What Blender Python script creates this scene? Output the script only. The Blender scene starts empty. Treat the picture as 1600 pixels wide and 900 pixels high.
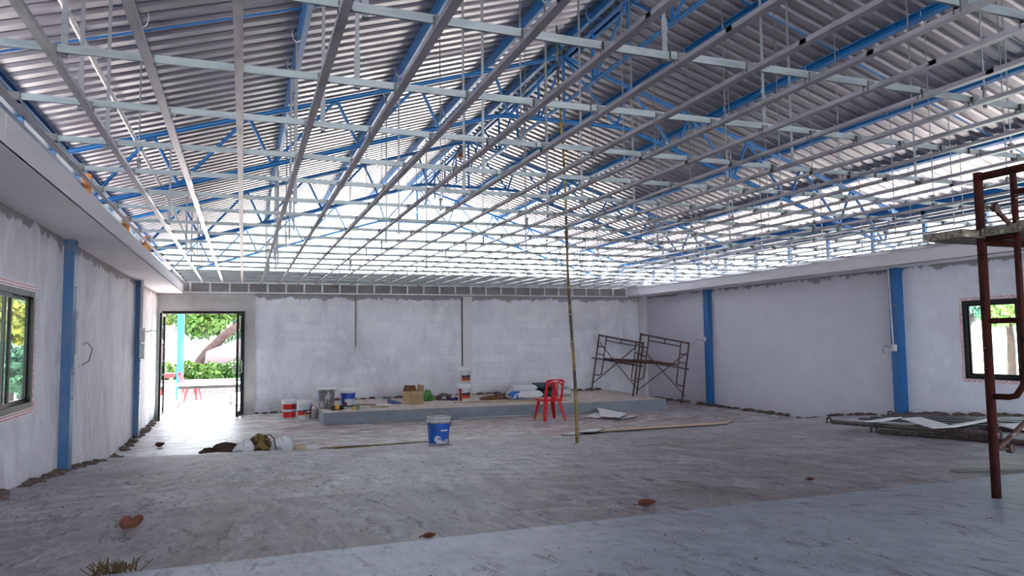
import bpy, math, random
from mathutils import Vector, Matrix
random.seed(7)
SC = bpy.context.scene
COL = SC.collection
PI = math.pi

# ------------------------------------------------------------------ camera
F_PX, PITCH, YAW, ROLL, CAM_H = 1120.0, math.radians(4.08), math.radians(20.56), math.radians(.69), 1.6
cy_, sy_, cp_, sp_, cr_, sr_ = math.cos(YAW), math.sin(YAW), math.cos(PITCH), math.sin(PITCH), math.cos(ROLL), math.sin(ROLL)
fwd = Vector((sy_*cp_, cy_*cp_, sp_)); right = Vector((cy_, -sy_, 0)); down = fwd.cross(right)
r2 = right*cr_ + down*sr_; d2 = -right*sr_ + down*cr_
cam = bpy.data.objects.new('camera', bpy.data.cameras.new('camera')); COL.objects.link(cam)
M = Matrix((r2, -d2, -fwd)).transposed().to_4x4(); M.translation = Vector((0, 0, CAM_H)); cam.matrix_world = M
cam.data.sensor_width = 36; cam.data.lens = F_PX*36/1600; cam.data.clip_start = .05; cam.data.clip_end = 400
SC.camera = cam

# ------------------------------------------------------------------ mesh helpers
def frame_of(t):
    t = t.normalized(); a = Vector((0, 0, 1)) if abs(t.z) < .95 else Vector((0, 1, 0))
    s = t.cross(a).normalized(); u = s.cross(t).normalized()
    return t, s, u

class MB:
    def __init__(s): s.v = []; s.f = []; s.m = []; s.s = []
    def add(s, vs, fs, mi=0, smooth=False, mis=None):
        b = len(s.v); s.v += [Vector(p) for p in vs]
        for i, f in enumerate(fs):
            s.f.append([b+k for k in f]); s.m.append(mis[i] if mis else mi); s.s.append(smooth)
        return s
    def box(s, c, d, rz=0, mi=0, rot=None):
        R = rot or Matrix.Rotation(rz, 3, 'Z'); c = Vector(c)
        vs = [c + R @ Vector((x*d[0]/2, y*d[1]/2, z*d[2]/2)) for x in (-1, 1) for y in (-1, 1) for z in (-1, 1)]
        return s.add(vs, [(0,1,3,2),(4,6,7,5),(0,4,5,1),(2,3,7,6),(0,2,6,4),(1,5,7,3)], mi)
    def bb(s, x0, x1, y0, y1, z0, z1, mi=0):
        return s.box(((x0+x1)/2, (y0+y1)/2, (z0+z1)/2), (x1-x0, y1-y0, z1-z0), 0, mi)
    def bar(s, p, q, w, h, mi=0, roll=0):
        p, q = Vector(p), Vector(q); t, a, u = frame_of(q-p)
        if roll: Rr = Matrix.Rotation(roll, 3, t); a = Rr @ a; u = Rr @ u
        vs = [e + a*i*w/2 + u*j*h/2 for e in (p, q) for i, j in ((-1,-1),(1,-1),(1,1),(-1,1))]
        return s.add(vs, [(3,2,1,0),(4,5,6,7),(0,1,5,4),(1,2,6,5),(2,3,7,6),(3,0,4,7)], mi)
    def prof(s, p, q, poly, mi=0, side=None):
        """extrude a closed 2-D outline (side, up) from p to q"""
        p, q = Vector(p), Vector(q); t, a, u = frame_of(q-p); n = len(poly)
        vs = [e + a*x + u*y for e in (p, q) for x, y in poly]
        fs = [(i, (i+1) % n, n+(i+1) % n, n+i) for i in range(n)] + [tuple(range(n))[::-1], tuple(range(n, 2*n))]
        return s.add(vs, fs, mi)
    def tube(s, pts, r, n=10, mi=0, cap=True, closed=False):
        pts = [Vector(p) for p in pts]; k = len(pts); vs = []; fs = []; prev = None
        for i, p in enumerate(pts):
            a = pts[i-1] if (i > 0 or closed) else p; b = pts[(i+1) % k] if (i < k-1 or closed) else p
            t = (b-a).normalized()
            if prev is None: _, sd, up = frame_of(t)
            else:
                sd = (prev - t*prev.dot(t)).normalized(); up = sd.cross(t)
            prev = sd; rr = r[i] if isinstance(r, (list, tuple)) else r
            vs += [p + sd*rr*math.cos(2*PI*j/n) + up*rr*math.sin(2*PI*j/n) for j in range(n)]
        for i in range(k if closed else k-1):
            i2 = (i+1) % k
            fs += [(i*n+j, i*n+(j+1) % n, i2*n+(j+1) % n, i2*n+j) for j in range(n)]
        s.add(vs, fs, mi, True)
        if cap and not closed: s.add(vs[:n], [tuple(range(n))], mi); s.add(vs[-n:], [tuple(range(n))[::-1]], mi)
        return s
    def lathe(s, c, prof, n=32, mi=0, mfun=None, smooth=True, mat=None):
        c = Vector(c); vs = []; fs = []; ms = []
        for r, z in prof: vs += [Vector((r*math.cos(2*PI*j/n), r*math.sin(2*PI*j/n), z)) for j in range(n)]
        if mat: vs = [mat @ v for v in vs]
        vs = [c+v for v in vs]
        for i in range(len(prof)-1):
            for j in range(n):
                fs.append((i*n+j, i*n+(j+1) % n, (i+1)*n+(j+1) % n, (i+1)*n+j))
                ms.append(mfun(i, j) if mfun else mi)
        s.add(vs, fs, mi, smooth, ms)
        if prof[0][0] > 1e-4: s.add(vs[:n], [tuple(range(n))[::-1]], mi)
        if prof[-1][0] > 1e-4: s.add(vs[-n:], [tuple(range(n))], mi)
        return s
    def sheet(s, poly, th, mi=0):
        """flat polygon given in 3-D, given thickness along z"""
        n = len(poly); poly = [Vector(p) for p in poly]; vs = poly + [p + Vector((0, 0, th)) for p in poly]
        return s.add(vs, [tuple(range(n))[::-1], tuple(range(n, 2*n))] + [(i, (i+1) % n, n+(i+1) % n, n+i) for i in range(n)], mi)
    def plate(s, poly, axis, th, mi=0):
        n = len(poly); poly = [Vector(p) for p in poly]; vs = poly + [p + Vector(axis)*th for p in poly]
        return s.add(vs, [tuple(range(n))[::-1], tuple(range(n, 2*n))] + [(i, (i+1) % n, n+(i+1) % n, n+i) for i in range(n)], mi)
    def xf(s, mtx):
        s.v = [mtx @ p for p in s.v]; return s
    def base(s):
        xs = [p.x for p in s.v]; ys = [p.y for p in s.v]
        return Vector(((min(xs)+max(xs))/2, (min(ys)+max(ys))/2, min(p.z for p in s.v)))
    def mesh(s, name, mats, off=(0, 0, 0)):
        me = bpy.data.meshes.new(name); o = Vector(off)
        me.from_pydata([p-o for p in s.v], [], s.f)
        for m in (mats if isinstance(mats, (list, tuple)) else [mats]): me.materials.append(m)
        me.polygons.foreach_set('material_index', s.m); me.polygons.foreach_set('use_smooth', s.s); me.update()
        return me

def link(name, data, parent=None):
    o = bpy.data.objects.new(name, data); COL.objects.link(o)
    if parent is not None: o.parent = parent
    return o
def tag(o, label=None, cat=None, group=None, kind=None):
    if label: o['label'] = label
    if cat: o['category'] = cat
    if group: o['group'] = group
    if kind: o['kind'] = kind
    return o
def thing(name, label, cat, loc, group=None, rot=None, kind=None):
    o = link(name, None); o.location = loc
    if rot: o.rotation_euler = rot
    o['_x'] = 1 if rot else 0
    return tag(o, label, cat, group, kind)
def root_of(o):
    while o.parent: o = o.parent
    return o
def part(name, mb, mats, parent, label=None, local=None):
    r = root_of(parent); loc = (0, 0, 0) if (r.get('_x') or local) else r.location
    return tag(link(name, mb.mesh(name, mats, loc), parent), label)
def solo(name, mb, mats, label, cat, group=None, kind=None):
    b = mb.base(); o = link(name, mb.mesh(name, mats, b)); o.location = b
    return tag(o, label, cat, group, kind)
def struct(name, mb, mats, parent=None, label=None):
    o = link(name, mb.mesh(name, mats), parent)
    if parent is None: o['kind'] = 'structure'
    if label: o['label'] = label
    return o
ORD = ['nearest', 'second', 'third', 'fourth', 'fifth', 'sixth', 'seventh', 'eighth', 'ninth', 'tenth', 'eleventh', 'twelfth', 'thirteenth',
       'fourteenth', 'fifteenth', 'sixteenth', 'seventeenth', 'eighteenth', 'nineteenth', 'twentieth', 'twenty-first', 'twenty-second',
       'twenty-third', 'twenty-fourth', 'twenty-fifth', 'twenty-sixth', 'twenty-seventh', 'twenty-eighth', 'twenty-ninth', 'thirtieth']
def nth(i): return 'first' if i == 0 else ORD[i]

# ------------------------------------------------------------------ materials
def rgb(h):
    def l(c): c /= 255; return c/12.92 if c <= .04045 else ((c+.055)/1.055)**2.4
    return (l(h[0]), l(h[1]), l(h[2]), 1)
class Mat:
    def __init__(s, name, col, rough=.6, metal=0, spec=.5):
        s.m = bpy.data.materials.new(name); s.m.use_nodes = True; s.nt = s.m.node_tree; s.b = s.nt.nodes['Principled BSDF']
        s.b.inputs['Base Color'].default_value = rgb(col) if max(col) > 1 else (*col, 1)
        s.b.inputs['Roughness'].default_value = rough; s.b.inputs['Metallic'].default_value = metal
        s.b.inputs['Specular IOR Level'].default_value = spec
        s.tc = None; s.cur = None; s.col = s.b.inputs['Base Color'].default_value[:]
    def n(s, t, **kw):
        x = s.nt.nodes.new(t)
        for k, v in kw.items(): setattr(x, k, v)
        return x
    def L(s, a, b): s.nt.links.new(a, b)
    def coord(s, scale=(1, 1, 1), rot=(0, 0, 0)):
        if not s.tc: s.tc = s.n('ShaderNodeNewGeometry')
        mp = s.n('ShaderNodeMapping'); mp.inputs['Scale'].default_value = scale; mp.inputs['Rotation'].default_value = rot
        s.L(s.tc.outputs['Position'], mp.inputs['Vector']); return mp.outputs['Vector']
    def noise(s, scale, sc=(1, 1, 1), detail=4, rough=.55, dist=0, rot=(0, 0, 0)):
        x = s.n('ShaderNodeTexNoise'); x.inputs['Scale'].default_value = scale; x.inputs['Detail'].default_value = detail
        x.inputs['Roughness'].default_value = rough; x.inputs['Distortion'].default_value = dist
        s.L(s.coord(sc, rot), x.inputs['Vector']); return x.outputs['Fac']
    def ramp(s, fac, lo, hi):
        x = s.n('ShaderNodeMapRange'); x.inputs['From Min'].default_value = lo; x.inputs['From Max'].default_value = hi
        s.L(fac, x.inputs['Value']); return x.outputs['Result']
    def mix(s, fac, col):
        x = s.n('ShaderNodeMix', data_type='RGBA')
        if isinstance(fac, float): x.inputs['Factor'].default_value = fac
        else: s.L(fac, x.inputs['Factor'])
        if s.cur is None: x.inputs['A'].default_value = s.col
        else: s.L(s.cur, x.inputs['A'])
        x.inputs['B'].default_value = rgb(col) if max(col) > 1 else (*col, 1)
        s.cur = x.outputs['Result']; s.L(s.cur, s.b.inputs['Base Color']); return s
    def mul(s, a, b, op='MULTIPLY'):
        x = s.n('ShaderNodeMath', operation=op)
        for i, v in enumerate((a, b)):
            if isinstance(v, (int, float)): x.inputs[i].default_value = v
            else: s.L(v, x.inputs[i])
        return x.outputs[0]
    def bump(s, fac, st=.3, d=.01):
        x = s.n('ShaderNodeBump'); x.inputs['Strength'].default_value = st; x.inputs['Distance'].default_value = d
        s.L(fac, x.inputs['Height']); s.L(x.outputs[0], s.b.inputs['Normal']); return s
def simple(name, col, rough=.5, metal=0, var=None, scale=6, spec=.5):
    m = Mat(name, col, rough, metal, spec)
    if var: m.mix(m.ramp(m.noise(scale), .42, .68), var)
    return m.m

# concrete floors
def floor_mat(name, base, dark, light, brown, streak=True, rough=.6):
    m = Mat(name, base, rough)
    m.mix(m.mul(m.ramp(m.noise(.6, (1.2, .7, 1), 5, .62, 1.8), .42, .66), .8), brown)
    m.mix(m.mul(m.ramp(m.noise(1.3, (1.5, .5, 1), 8, .72, 1.6, (0, 0, .35)), .48, .66), .8), dark)
    m.mix(m.mul(m.ramp(m.noise(1.2, (1.5, .6, 1), 8, .75, 2.4, (0, 0, -.5)), .50, .68), .85), light)
    sw = m.n('ShaderNodeTexWave', wave_type='RINGS', rings_direction='Z', wave_profile='SAW'); sw.inputs['Scale'].default_value = .9; sw.inputs['Distortion'].default_value = 5; sw.inputs['Detail'].default_value = 4; sw.inputs['Detail Scale'].default_value = 1.2
    m.L(m.coord((1, 1, 1)), sw.inputs['Vector'])
    m.mix(m.mul(m.mul(m.ramp(sw.outputs['Fac'], .55, 1.0), m.ramp(m.noise(.6), .45, .6)), .5), light)
    fine = m.noise(14, (1.3, .45, 1), 6, .75, .6)
    m.mix(m.mul(m.ramp(fine, .50, .64), .7), dark)
    m.mix(m.mul(m.ramp(m.noise(8, (1.4, .4, 1), 8, .8, .8), .55, .61), .8), tuple(int(c*.66) for c in dark))
    m.mix(m.mul(m.ramp(m.noise(55, (1, 1, 1), 2), .66, .71), .9), (58, 48, 48))
    m.bump(fine, .35, .01)
    return m.m
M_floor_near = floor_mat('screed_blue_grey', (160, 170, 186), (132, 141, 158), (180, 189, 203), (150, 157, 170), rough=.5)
M_floor_mid = floor_mat('slab_grey_brown', (158, 153, 160), (112, 104, 108), (194, 191, 199), (144, 132, 131))
M_floor_far = floor_mat('slab_dusty', (174, 170, 177), (122, 114, 118), (212, 210, 219), (156, 143, 141))
M_tile = Mat('muddy_tile', (214, 211, 216), .42)
_a = M_tile.noise(.8, (.8, 1.1, 1), 6, .65, 2.5, (0, 0, .4)); M_tile.mix(M_tile.mul(M_tile.ramp(_a, .42, .60), .9), (160, 136, 122))
_a = M_tile.noise(1.5, (.6, 1.4, 1), 8, .75, 2.6, (0, 0, .35)); M_tile.mix(M_tile.mul(M_tile.ramp(_a, .47, .57), .85), (130, 110, 100))
_a = M_tile.noise(1.7, (.6, 1.4, 1), 8, .75, 3.0, (0, 0, -.35)); M_tile.mix(M_tile.mul(M_tile.ramp(_a, .50, .62), .9), (228, 227, 233))
_a = M_tile.noise(2.2, (.5, 1.5, 1), 8, .8, 2.0, (0, 0, .15)); M_tile.mix(M_tile.mul(M_tile.ramp(_a, .53, .60), .8), (112, 94, 86))
_w = M_tile.n('ShaderNodeTexBrick'); _w.offset = 0; _w.inputs['Scale'].default_value = 1; _w.inputs['Brick Width'].default_value = .6; _w.inputs['Row Height'].default_value = .6
_w.inputs['Mortar Size'].default_value = .003; M_tile.L(M_tile.coord(), _w.inputs['Vector']); M_tile.mix(M_tile.mul(_w.outputs['Fac'], .35), (120, 108, 104))
M_tile.mix(M_tile.mul(M_tile.ramp(M_tile.noise(45, (1, 1, 1), 2), .70, .76), .8), (70, 58, 52))
M_tile = M_tile.m
M_edge = simple('slab_edge', (128, 118, 112), .9, 0, (96, 86, 80), 12)

def plaster(name, base, dark, light, sc, amt=.7, rot=(0, 0, 0), band=None):
    m = Mat(name, base, .85)
    m.mix(m.mul(m.ramp(m.noise(1.3, sc, 5, .6, .8, rot), .42, .70), amt), dark)
    m.mix(m.mul(m.ramp(m.noise(2.1, sc, 6, .68, 1.2, rot), .48, .72), amt), light)
    m.mix(m.mul(m.ramp(m.noise(9, sc, 4, .6), .56, .76), amt*.5), dark)
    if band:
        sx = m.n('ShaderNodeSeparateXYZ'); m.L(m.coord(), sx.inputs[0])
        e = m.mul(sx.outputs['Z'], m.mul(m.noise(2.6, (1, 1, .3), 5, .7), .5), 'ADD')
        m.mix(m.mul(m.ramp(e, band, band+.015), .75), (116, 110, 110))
    m.bump(m.noise(14, sc, 4), .12, .01); return m
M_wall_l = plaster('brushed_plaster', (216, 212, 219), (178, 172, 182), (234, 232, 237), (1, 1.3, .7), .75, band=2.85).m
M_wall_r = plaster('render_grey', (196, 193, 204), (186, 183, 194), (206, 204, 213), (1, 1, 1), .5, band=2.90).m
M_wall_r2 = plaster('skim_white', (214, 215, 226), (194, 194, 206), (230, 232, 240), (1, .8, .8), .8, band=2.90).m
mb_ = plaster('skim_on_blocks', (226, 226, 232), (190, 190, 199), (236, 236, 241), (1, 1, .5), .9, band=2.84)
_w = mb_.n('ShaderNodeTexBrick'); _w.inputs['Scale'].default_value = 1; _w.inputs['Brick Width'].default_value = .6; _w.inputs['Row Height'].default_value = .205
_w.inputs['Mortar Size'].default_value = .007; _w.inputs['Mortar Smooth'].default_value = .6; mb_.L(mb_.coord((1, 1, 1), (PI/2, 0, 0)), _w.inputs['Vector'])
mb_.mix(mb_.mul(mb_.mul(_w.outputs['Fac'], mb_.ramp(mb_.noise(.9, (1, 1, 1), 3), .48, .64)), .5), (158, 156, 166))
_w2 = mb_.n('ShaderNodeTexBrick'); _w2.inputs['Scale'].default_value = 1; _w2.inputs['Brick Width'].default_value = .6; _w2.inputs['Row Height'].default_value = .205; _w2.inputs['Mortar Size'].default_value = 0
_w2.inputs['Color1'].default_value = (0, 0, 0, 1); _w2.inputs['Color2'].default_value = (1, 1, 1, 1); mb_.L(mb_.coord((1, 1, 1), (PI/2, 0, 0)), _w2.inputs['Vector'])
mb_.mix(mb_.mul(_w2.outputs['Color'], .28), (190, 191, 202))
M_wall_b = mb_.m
M_conc = plaster('bare_concrete', (186, 183, 182), (156, 153, 152), (206, 204, 204), (1, 1, 1), .6).m
M_concd = plaster('dark_concrete', (140, 138, 137), (112, 110, 109), (158, 156, 156), (1, 1, 1), .6).m
M_conc_l = plaster('cast_concrete', (212, 210, 213), (190, 188, 191), (226, 225, 228), (1, 1, .4), .5).m
M_stage = plaster('stage_face', (134, 141, 150), (112, 119, 128), (154, 161, 170), (1, 1, 2), .6).m
M_stage_top = floor_mat('stage_top', (214, 204, 198), (188, 176, 168), (230, 224, 220), (204, 188, 176))
M_board = plaster('cement_board', (230, 226, 232), (214, 210, 216), (238, 235, 240), (.6, .5, 2), .45).m
M_blue = Mat('blue_paint', (4, 86, 148), .45); M_blue.mix(M_blue.mul(M_blue.ramp(M_blue.noise(3), .58, .72), .5), (40, 116, 180)); M_blue.mix(M_blue.ramp(M_blue.noise(5, (1, 1, .6)), .68, .74), (78, 84, 104)); M_blue = M_blue.m
M_bluepost = Mat('blue_post_paint', (20, 92, 152), .5); M_bluepost.mix(M_bluepost.mul(M_bluepost.ramp(M_bluepost.noise(4, (1, 1, .4)), .55, .7), .6), (66, 104, 150)); M_bluepost.mix(M_bluepost.ramp(M_bluepost.noise(6), .68, .74), (112, 108, 110)); M_bluepost = M_bluepost.m
M_bluedust = Mat('dusty_blue_post', (44, 92, 138), .5); M_bluedust.mix(M_bluedust.mul(M_bluedust.ramp(M_bluedust.noise(4, (1, 1, .4)), .48, .66), .7), (82, 108, 140)); M_bluedust.mix(M_bluedust.ramp(M_bluedust.noise(5, (1, 1, .5)), .60, .66), (112, 104, 106)); M_bluedust = M_bluedust.m
M_bluedk = simple('blue_paint_dark', (24, 52, 84), .5, 0, (44, 70, 100), 4)
M_galv = Mat('galvanised_channel', (178, 174, 181), .38, .65); M_galv.mix(M_galv.ramp(M_galv.noise(7, (3, .6, 3)), .45, .7), (150, 146, 152)); M_galv = M_galv.m
M_galv2 = Mat('galvanised_cross', (138, 146, 150), .42, .6); M_galv2.mix(M_galv2.ramp(M_galv2.noise(6, (.6, 3, 3)), .45, .7), (116, 124, 128)); M_galv2 = M_galv2.m
M_galvl = simple('galvanised_light', (204, 202, 204), .45, .35, (180, 178, 181), 9)
M_rod = simple('hanger_steel', (120, 122, 128), .4, .8)
M_clip = simple('clip_steel', (96, 96, 98), .5, .6)
M_roof = Mat('metal_sheet', (160, 157, 165), .36, .8); M_roof.mix(M_roof.mul(M_roof.ramp(M_roof.noise(1.2, (.5, 3, 1), 4), .45, .7), .6), (132, 130, 138)); M_roof = M_roof.m
M_rust = Mat('rusty_tube', (58, 24, 19), .8, 0, .15); M_rust.mix(M_rust.ramp(M_rust.noise(16, (1, 1, .5), 5, .7), .5, .62), (36, 15, 13)); M_rust.mix(M_rust.ramp(M_rust.noise(34, (1, 1, 1), 3), .70, .73), (170, 150, 138)); M_rust = M_rust.m
M_rust2 = Mat('weathered_tube', (84, 60, 54), .7); M_rust2.mix(M_rust2.ramp(M_rust2.noise(14, (1, 1, .6), 5, .7), .48, .6), (60, 36, 32)); M_rust2.mix(M_rust2.ramp(M_rust2.noise(30), .62, .68), (150, 138, 130)); M_rust2 = M_rust2.m
M_rustd = Mat('dark_iron', (62, 52, 52), .65); M_rustd.mix(M_rustd.ramp(M_rustd.noise(22, (1, 1, 1), 5, .7), .52, .62), (110, 92, 82)); M_rustd = M_rustd.m
M_darkbar = simple('dark_bar', (34, 36, 48), .5, 0, (62, 62, 72), 8)
M_black = Mat('black_aluminium', (10, 11, 14), .4, 0, .2).m
M_tape = simple('tape_white', (226, 214, 218), .5, 0, (206, 186, 192), 14)
M_tapered = simple('tape_red_print', (168, 40, 66), .5)
M_white = simple('white_plastic', (226, 228, 232), .4)
M_whited = simple('dirty_white_plastic', (196, 198, 200), .5, 0, (160, 158, 156), 14)
M_pvc = simple('pvc_conduit', (188, 186, 186), .5, 0, (160, 157, 156), 9)
M_red = simple('red_plastic', (206, 16, 34), .35)
M_redl = simple('red_label', (206, 24, 34), .4, 0, (180, 14, 26), 9)
M_redd = simple('dark_red_label', (140, 14, 26), .45)
M_bluel = Mat('blue_label', (22, 84, 178), .4); M_bluel.mix(M_bluel.ramp(M_bluel.noise(9, (1, 1, .5), 5, .7), .58, .68), (110, 160, 214)); M_bluel = M_bluel.m
M_bluel2 = simple('royal_label', (26, 72, 178), .4, 0, (14, 44, 130), 7)
M_blackl = simple('black_label', (24, 22, 26), .45)
M_yell = simple('yellow_label', (214, 160, 46), .5)
M_brownl = simple('brown_label', (92, 52, 36), .55, 0, (160, 120, 90), 22)
M_greyl = simple('grey_label', (196, 200, 206), .45, 0, (168, 176, 186), 12)
M_cement = Mat('cement_splatter', (110, 106, 106), .8); M_cement.mix(M_cement.ramp(M_cement.noise(16, (1, 1, .35), 5, .7), .50, .58), (178, 176, 176)); M_cement.mix(M_cement.ramp(M_cement.noise(9, (1, 1, .35)), .6, .66), (70, 66, 66)); M_cement = M_cement.m
M_card = simple('cardboard', (182, 156, 120), .85, 0, (164, 136, 100), 6)
M_cardd = simple('cardboard_inside', (120, 84, 56), .9)
M_wood = Mat('grey_timber', (132, 124, 112), .85); M_wood.mix(M_wood.ramp(M_wood.noise(5, (.6, 9, 9), 5, .7), .45, .6), (78, 70, 62)); M_wood.mix(M_wood.ramp(M_wood.noise(22), .6, .66), (176, 170, 160)); M_wood = M_wood.m
M_woodr = Mat('red_brown_timber', (120, 66, 54), .85); M_woodr.mix(M_woodr.ramp(M_woodr.noise(4, (.6, 6, 6)), .45, .62), (72, 40, 36)); M_woodr = M_woodr.m
M_woodo = simple('orange_timber', (176, 112, 58), .85, 0, (130, 80, 44), 10)
M_bamboo = Mat('bamboo', (124, 104, 56), .6); M_bamboo.mix(M_bamboo.ramp(M_bamboo.noise(4, (1, 1, .7)), .45, .58), (52, 38, 26)); M_bamboo = M_bamboo.m
M_node = simple('bamboo_node', (152, 134, 84), .7)
M_plast = simple('plasterboard_face', (240, 240, 244), .8, 0, (228, 228, 233), 5)
M_beige = simple('plasterboard_back', (226, 200, 172), .85, 0, (212, 184, 156), 4)
M_dkedge = simple('board_edge_dark', (70, 66, 66), .9)
M_chase = simple('chase_mortar', (118, 114, 116), .9, 0, (92, 86, 86), 10)
M_dirt = Mat('dirt', (116, 100, 92), .95); M_dirt.mix(M_dirt.ramp(M_dirt.noise(16, (1, 1, 1), 5, .7), .45, .62), (62, 52, 48)); M_dirt = M_dirt.m
M_sack = Mat('woven_sack', (214, 216, 222), .55); M_sack.mix(M_sack.ramp(M_sack.noise(8, (1, 1, 1), 2), .48, .53), (42, 104, 190)); M_sack = M_sack.m
M_sackw = Mat('white_sack', (222, 222, 226), .5); M_sackw.mix(M_sackw.ramp(M_sackw.noise(5, (1, 1, 1), 2), .64, .68), (90, 150, 200)); M_sackw = M_sackw.m
M_navy = simple('navy_plastic', (26, 58, 128), .4)
M_teal = simple('dark_teal_roll', (20, 44, 52), .5, 0, (36, 76, 84), 7)
M_green = simple('green_plastic', (72, 150, 62), .5, 0, (30, 66, 40), 16)
M_leaf = simple('dry_leaf', (104, 58, 42), .8, 0, (72, 40, 30), 20)
M_straw = simple('dry_straw', (92, 70, 44), .9)
M_cloth = simple('dirty_cloth', (84, 62, 56), .9, 0, (52, 40, 38), 14)
M_bagy = Mat('mixed_rubbish', (142, 116, 64), .7); M_bagy.mix(M_bagy.ramp(M_bagy.noise(14, (1, 1, 1), 4), .48, .56), (52, 44, 38)); M_bagy = M_bagy.m
M_rag = simple('brown_rag', (140, 84, 60), .9, 0, (80, 46, 36), 12)
M_glass = bpy.data.materials.new('clear_glass'); M_glass.use_nodes = True
nt = M_glass.node_tree; nt.nodes.clear(); _o = nt.nodes.new('ShaderNodeOutputMaterial'); _t = nt.nodes.new('ShaderNodeBsdfTransparent'); _g = nt.nodes.new('ShaderNodeBsdfGlossy')
_t.inputs['Color'].default_value = (.86, .93, .92, 1); _g.inputs['Roughness'].default_value = .03; _f = nt.nodes.new('ShaderNodeFresnel'); _f.inputs['IOR'].default_value = 1.2
_x = nt.nodes.new('ShaderNodeMixShader'); _bf = nt.nodes.new('ShaderNodeNewGeometry'); _iv = nt.nodes.new('ShaderNodeMath'); _iv.operation = 'SUBTRACT'; _iv.inputs[0].default_value = 1; nt.links.new(_bf.outputs['Backfacing'], _iv.inputs[1]); _mu = nt.nodes.new('ShaderNodeMath'); _mu.operation = 'MULTIPLY'; nt.links.new(_f.outputs[0], _mu.inputs[0]); nt.links.new(_iv.outputs[0], _mu.inputs[1]); nt.links.new(_mu.outputs[0], _x.inputs[0]); nt.links.new(_t.outputs[0], _x.inputs[1]); nt.links.new(_g.outputs[0], _x.inputs[2]); nt.links.new(_x.outputs[0], _o.inputs[0])
M_ground = Mat('sunny_ground', (182, 176, 168), .9); M_ground.mix(M_ground.ramp(M_ground.noise(.35, (1, 1, 1), 5), .45, .65), (176, 168, 152)); M_ground = M_ground.m
def leafmat(n, a, b, c): 
    m = Mat(n, a, .6); m.mix(m.ramp(m.noise(1.4, (1, 1, 1), 3), .42, .6), b); m.mix(m.ramp(m.noise(5, (1, 1, 1), 2), .55, .65), c); return m.m
M_lf1 = leafmat('foliage_green', (44, 84, 26), (70, 104, 34), (96, 120, 44))
M_lf2 = leafmat('foliage_blue_green', (36, 74, 56), (58, 98, 72), (82, 118, 82))
M_lf3 = leafmat('foliage_yellow', (104, 112, 30), (140, 130, 40), (62, 96, 34))
M_lf4 = leafmat('foliage_pale', (96, 140, 72), (130, 164, 90), (160, 184, 110))
M_lf5 = leafmat('foliage_pale_blue', (84, 132, 112), (118, 160, 136), (146, 180, 156))
M_bark = simple('bark', (70, 54, 50), .9, 0, (48, 36, 34), 8)
M_pink = simple('pale_tarp', (130, 110, 114), .7, 0, (116, 96, 102), 3)

# ------------------------------------------------------------------ room numbers
XL, XR, YB = -1.75, 10.3, 17.3
XC, ZR, SL = 4.28, 5.84, .31
def roofz(x): return ZR - SL*abs(x-XC)
PROF = [(40, 0), (10.6, 0), (10.599, .10), (8.6, .31), (6.7, .46), (5.0, .57), (3.35, .66), (2.66, .75), (2.2, .78), (0, .86), (-10, .92)]
def fz(y, x=None):
    if x is not None and y > crest(x): return 0
    for (a, za), (b, zb) in zip(PROF, PROF[1:]):
        if b <= y <= a: return za + (zb-za)*(a-y)/(a-b)
    return 0

# floor: the raked pours step down onto a tiled flat before the stage
mb = MB(); x0, x1 = XL-.05, XR+.05
secs = [(YB+.15, 0, 3), (10.5, 0, 3)]
def strip(ya, za, yb, zb, mi, n=1):
    mb.add([(x0, ya, za), (x1, ya, za), (x1, yb, zb), (x0, yb, zb)], [(3, 2, 1, 0)], mi)
CREST = [(-2, 11.1), (-1, 11.05), (.2, 10.95), (1.1, 10.65), (2.0, 10.4), (2.9, 10.2), (4, 10.25), (5, 10.4), (11, 10.5)]
def crest(x):
    for (a, ya), (b, yb) in zip(CREST, CREST[1:]):
        if a <= x <= b: return ya+(yb-ya)*(x-a)/(b-a)
    return 10.5
CZ = .06
strip(YB+.15, 0, 11.3, 0, 3)
# edge of the raked slab, slightly wavy
N = 90; xs_ = [x0+(x1-x0)*i/N for i in range(N+1)]
top = [(x, crest(x)+.025*math.sin(i*.7)+.02*math.sin(i*1.9), CZ+.006*math.sin(i*1.3)) for i, x in enumerate(xs_)]
mb.add([(x, 11.3, 0) for x in xs_] + [(p[0], p[1], 0) for p in top], [(N+1+i, N+2+i, i+1, i) for i in range(N)], 3)
mb.add(top + [(p[0], p[1]+.012, 0) for p in top], [(i, i+1, N+2+i, N+1+i) for i in range(N)], 4)
mb.add(top + [(p[0], 10.0, .17) for p in top], [(N+1+i, N+2+i, i+1, i) for i in range(N)], 2)
strip(10.0, .17, 8.6, .31, 2); strip(8.6, .31, 6.7, .46, 2); strip(6.7, .46, 5.0, .57, 2)
strip(5.0, .57, 5.0, .576, 4); strip(5.0, .576, 3.36, .66, 1); strip(3.36, .66, 3.35, .672, 4); strip(3.35, .672, 2.66, .75, 0)
strip(2.66, .75, 2.2, .78, 0); strip(2.2, .78, 0, .86, 0); strip(0, .86, -10, .92, 0)
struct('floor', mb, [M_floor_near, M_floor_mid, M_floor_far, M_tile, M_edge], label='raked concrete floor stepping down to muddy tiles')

# ground outside
mb = MB()
mb.bb(-90, 100, YB+.15, 160, -.3, -.02); mb.bb(-90, XL-.1, -60, YB+.15, -.3, -.02); mb.bb(XR+.1, 100, -60, YB+.15, -.3, -.02); mb.bb(XL-.1, XR+.1, -60, -10, -.3, -.02)
struct('ground', mb, M_ground)

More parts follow.
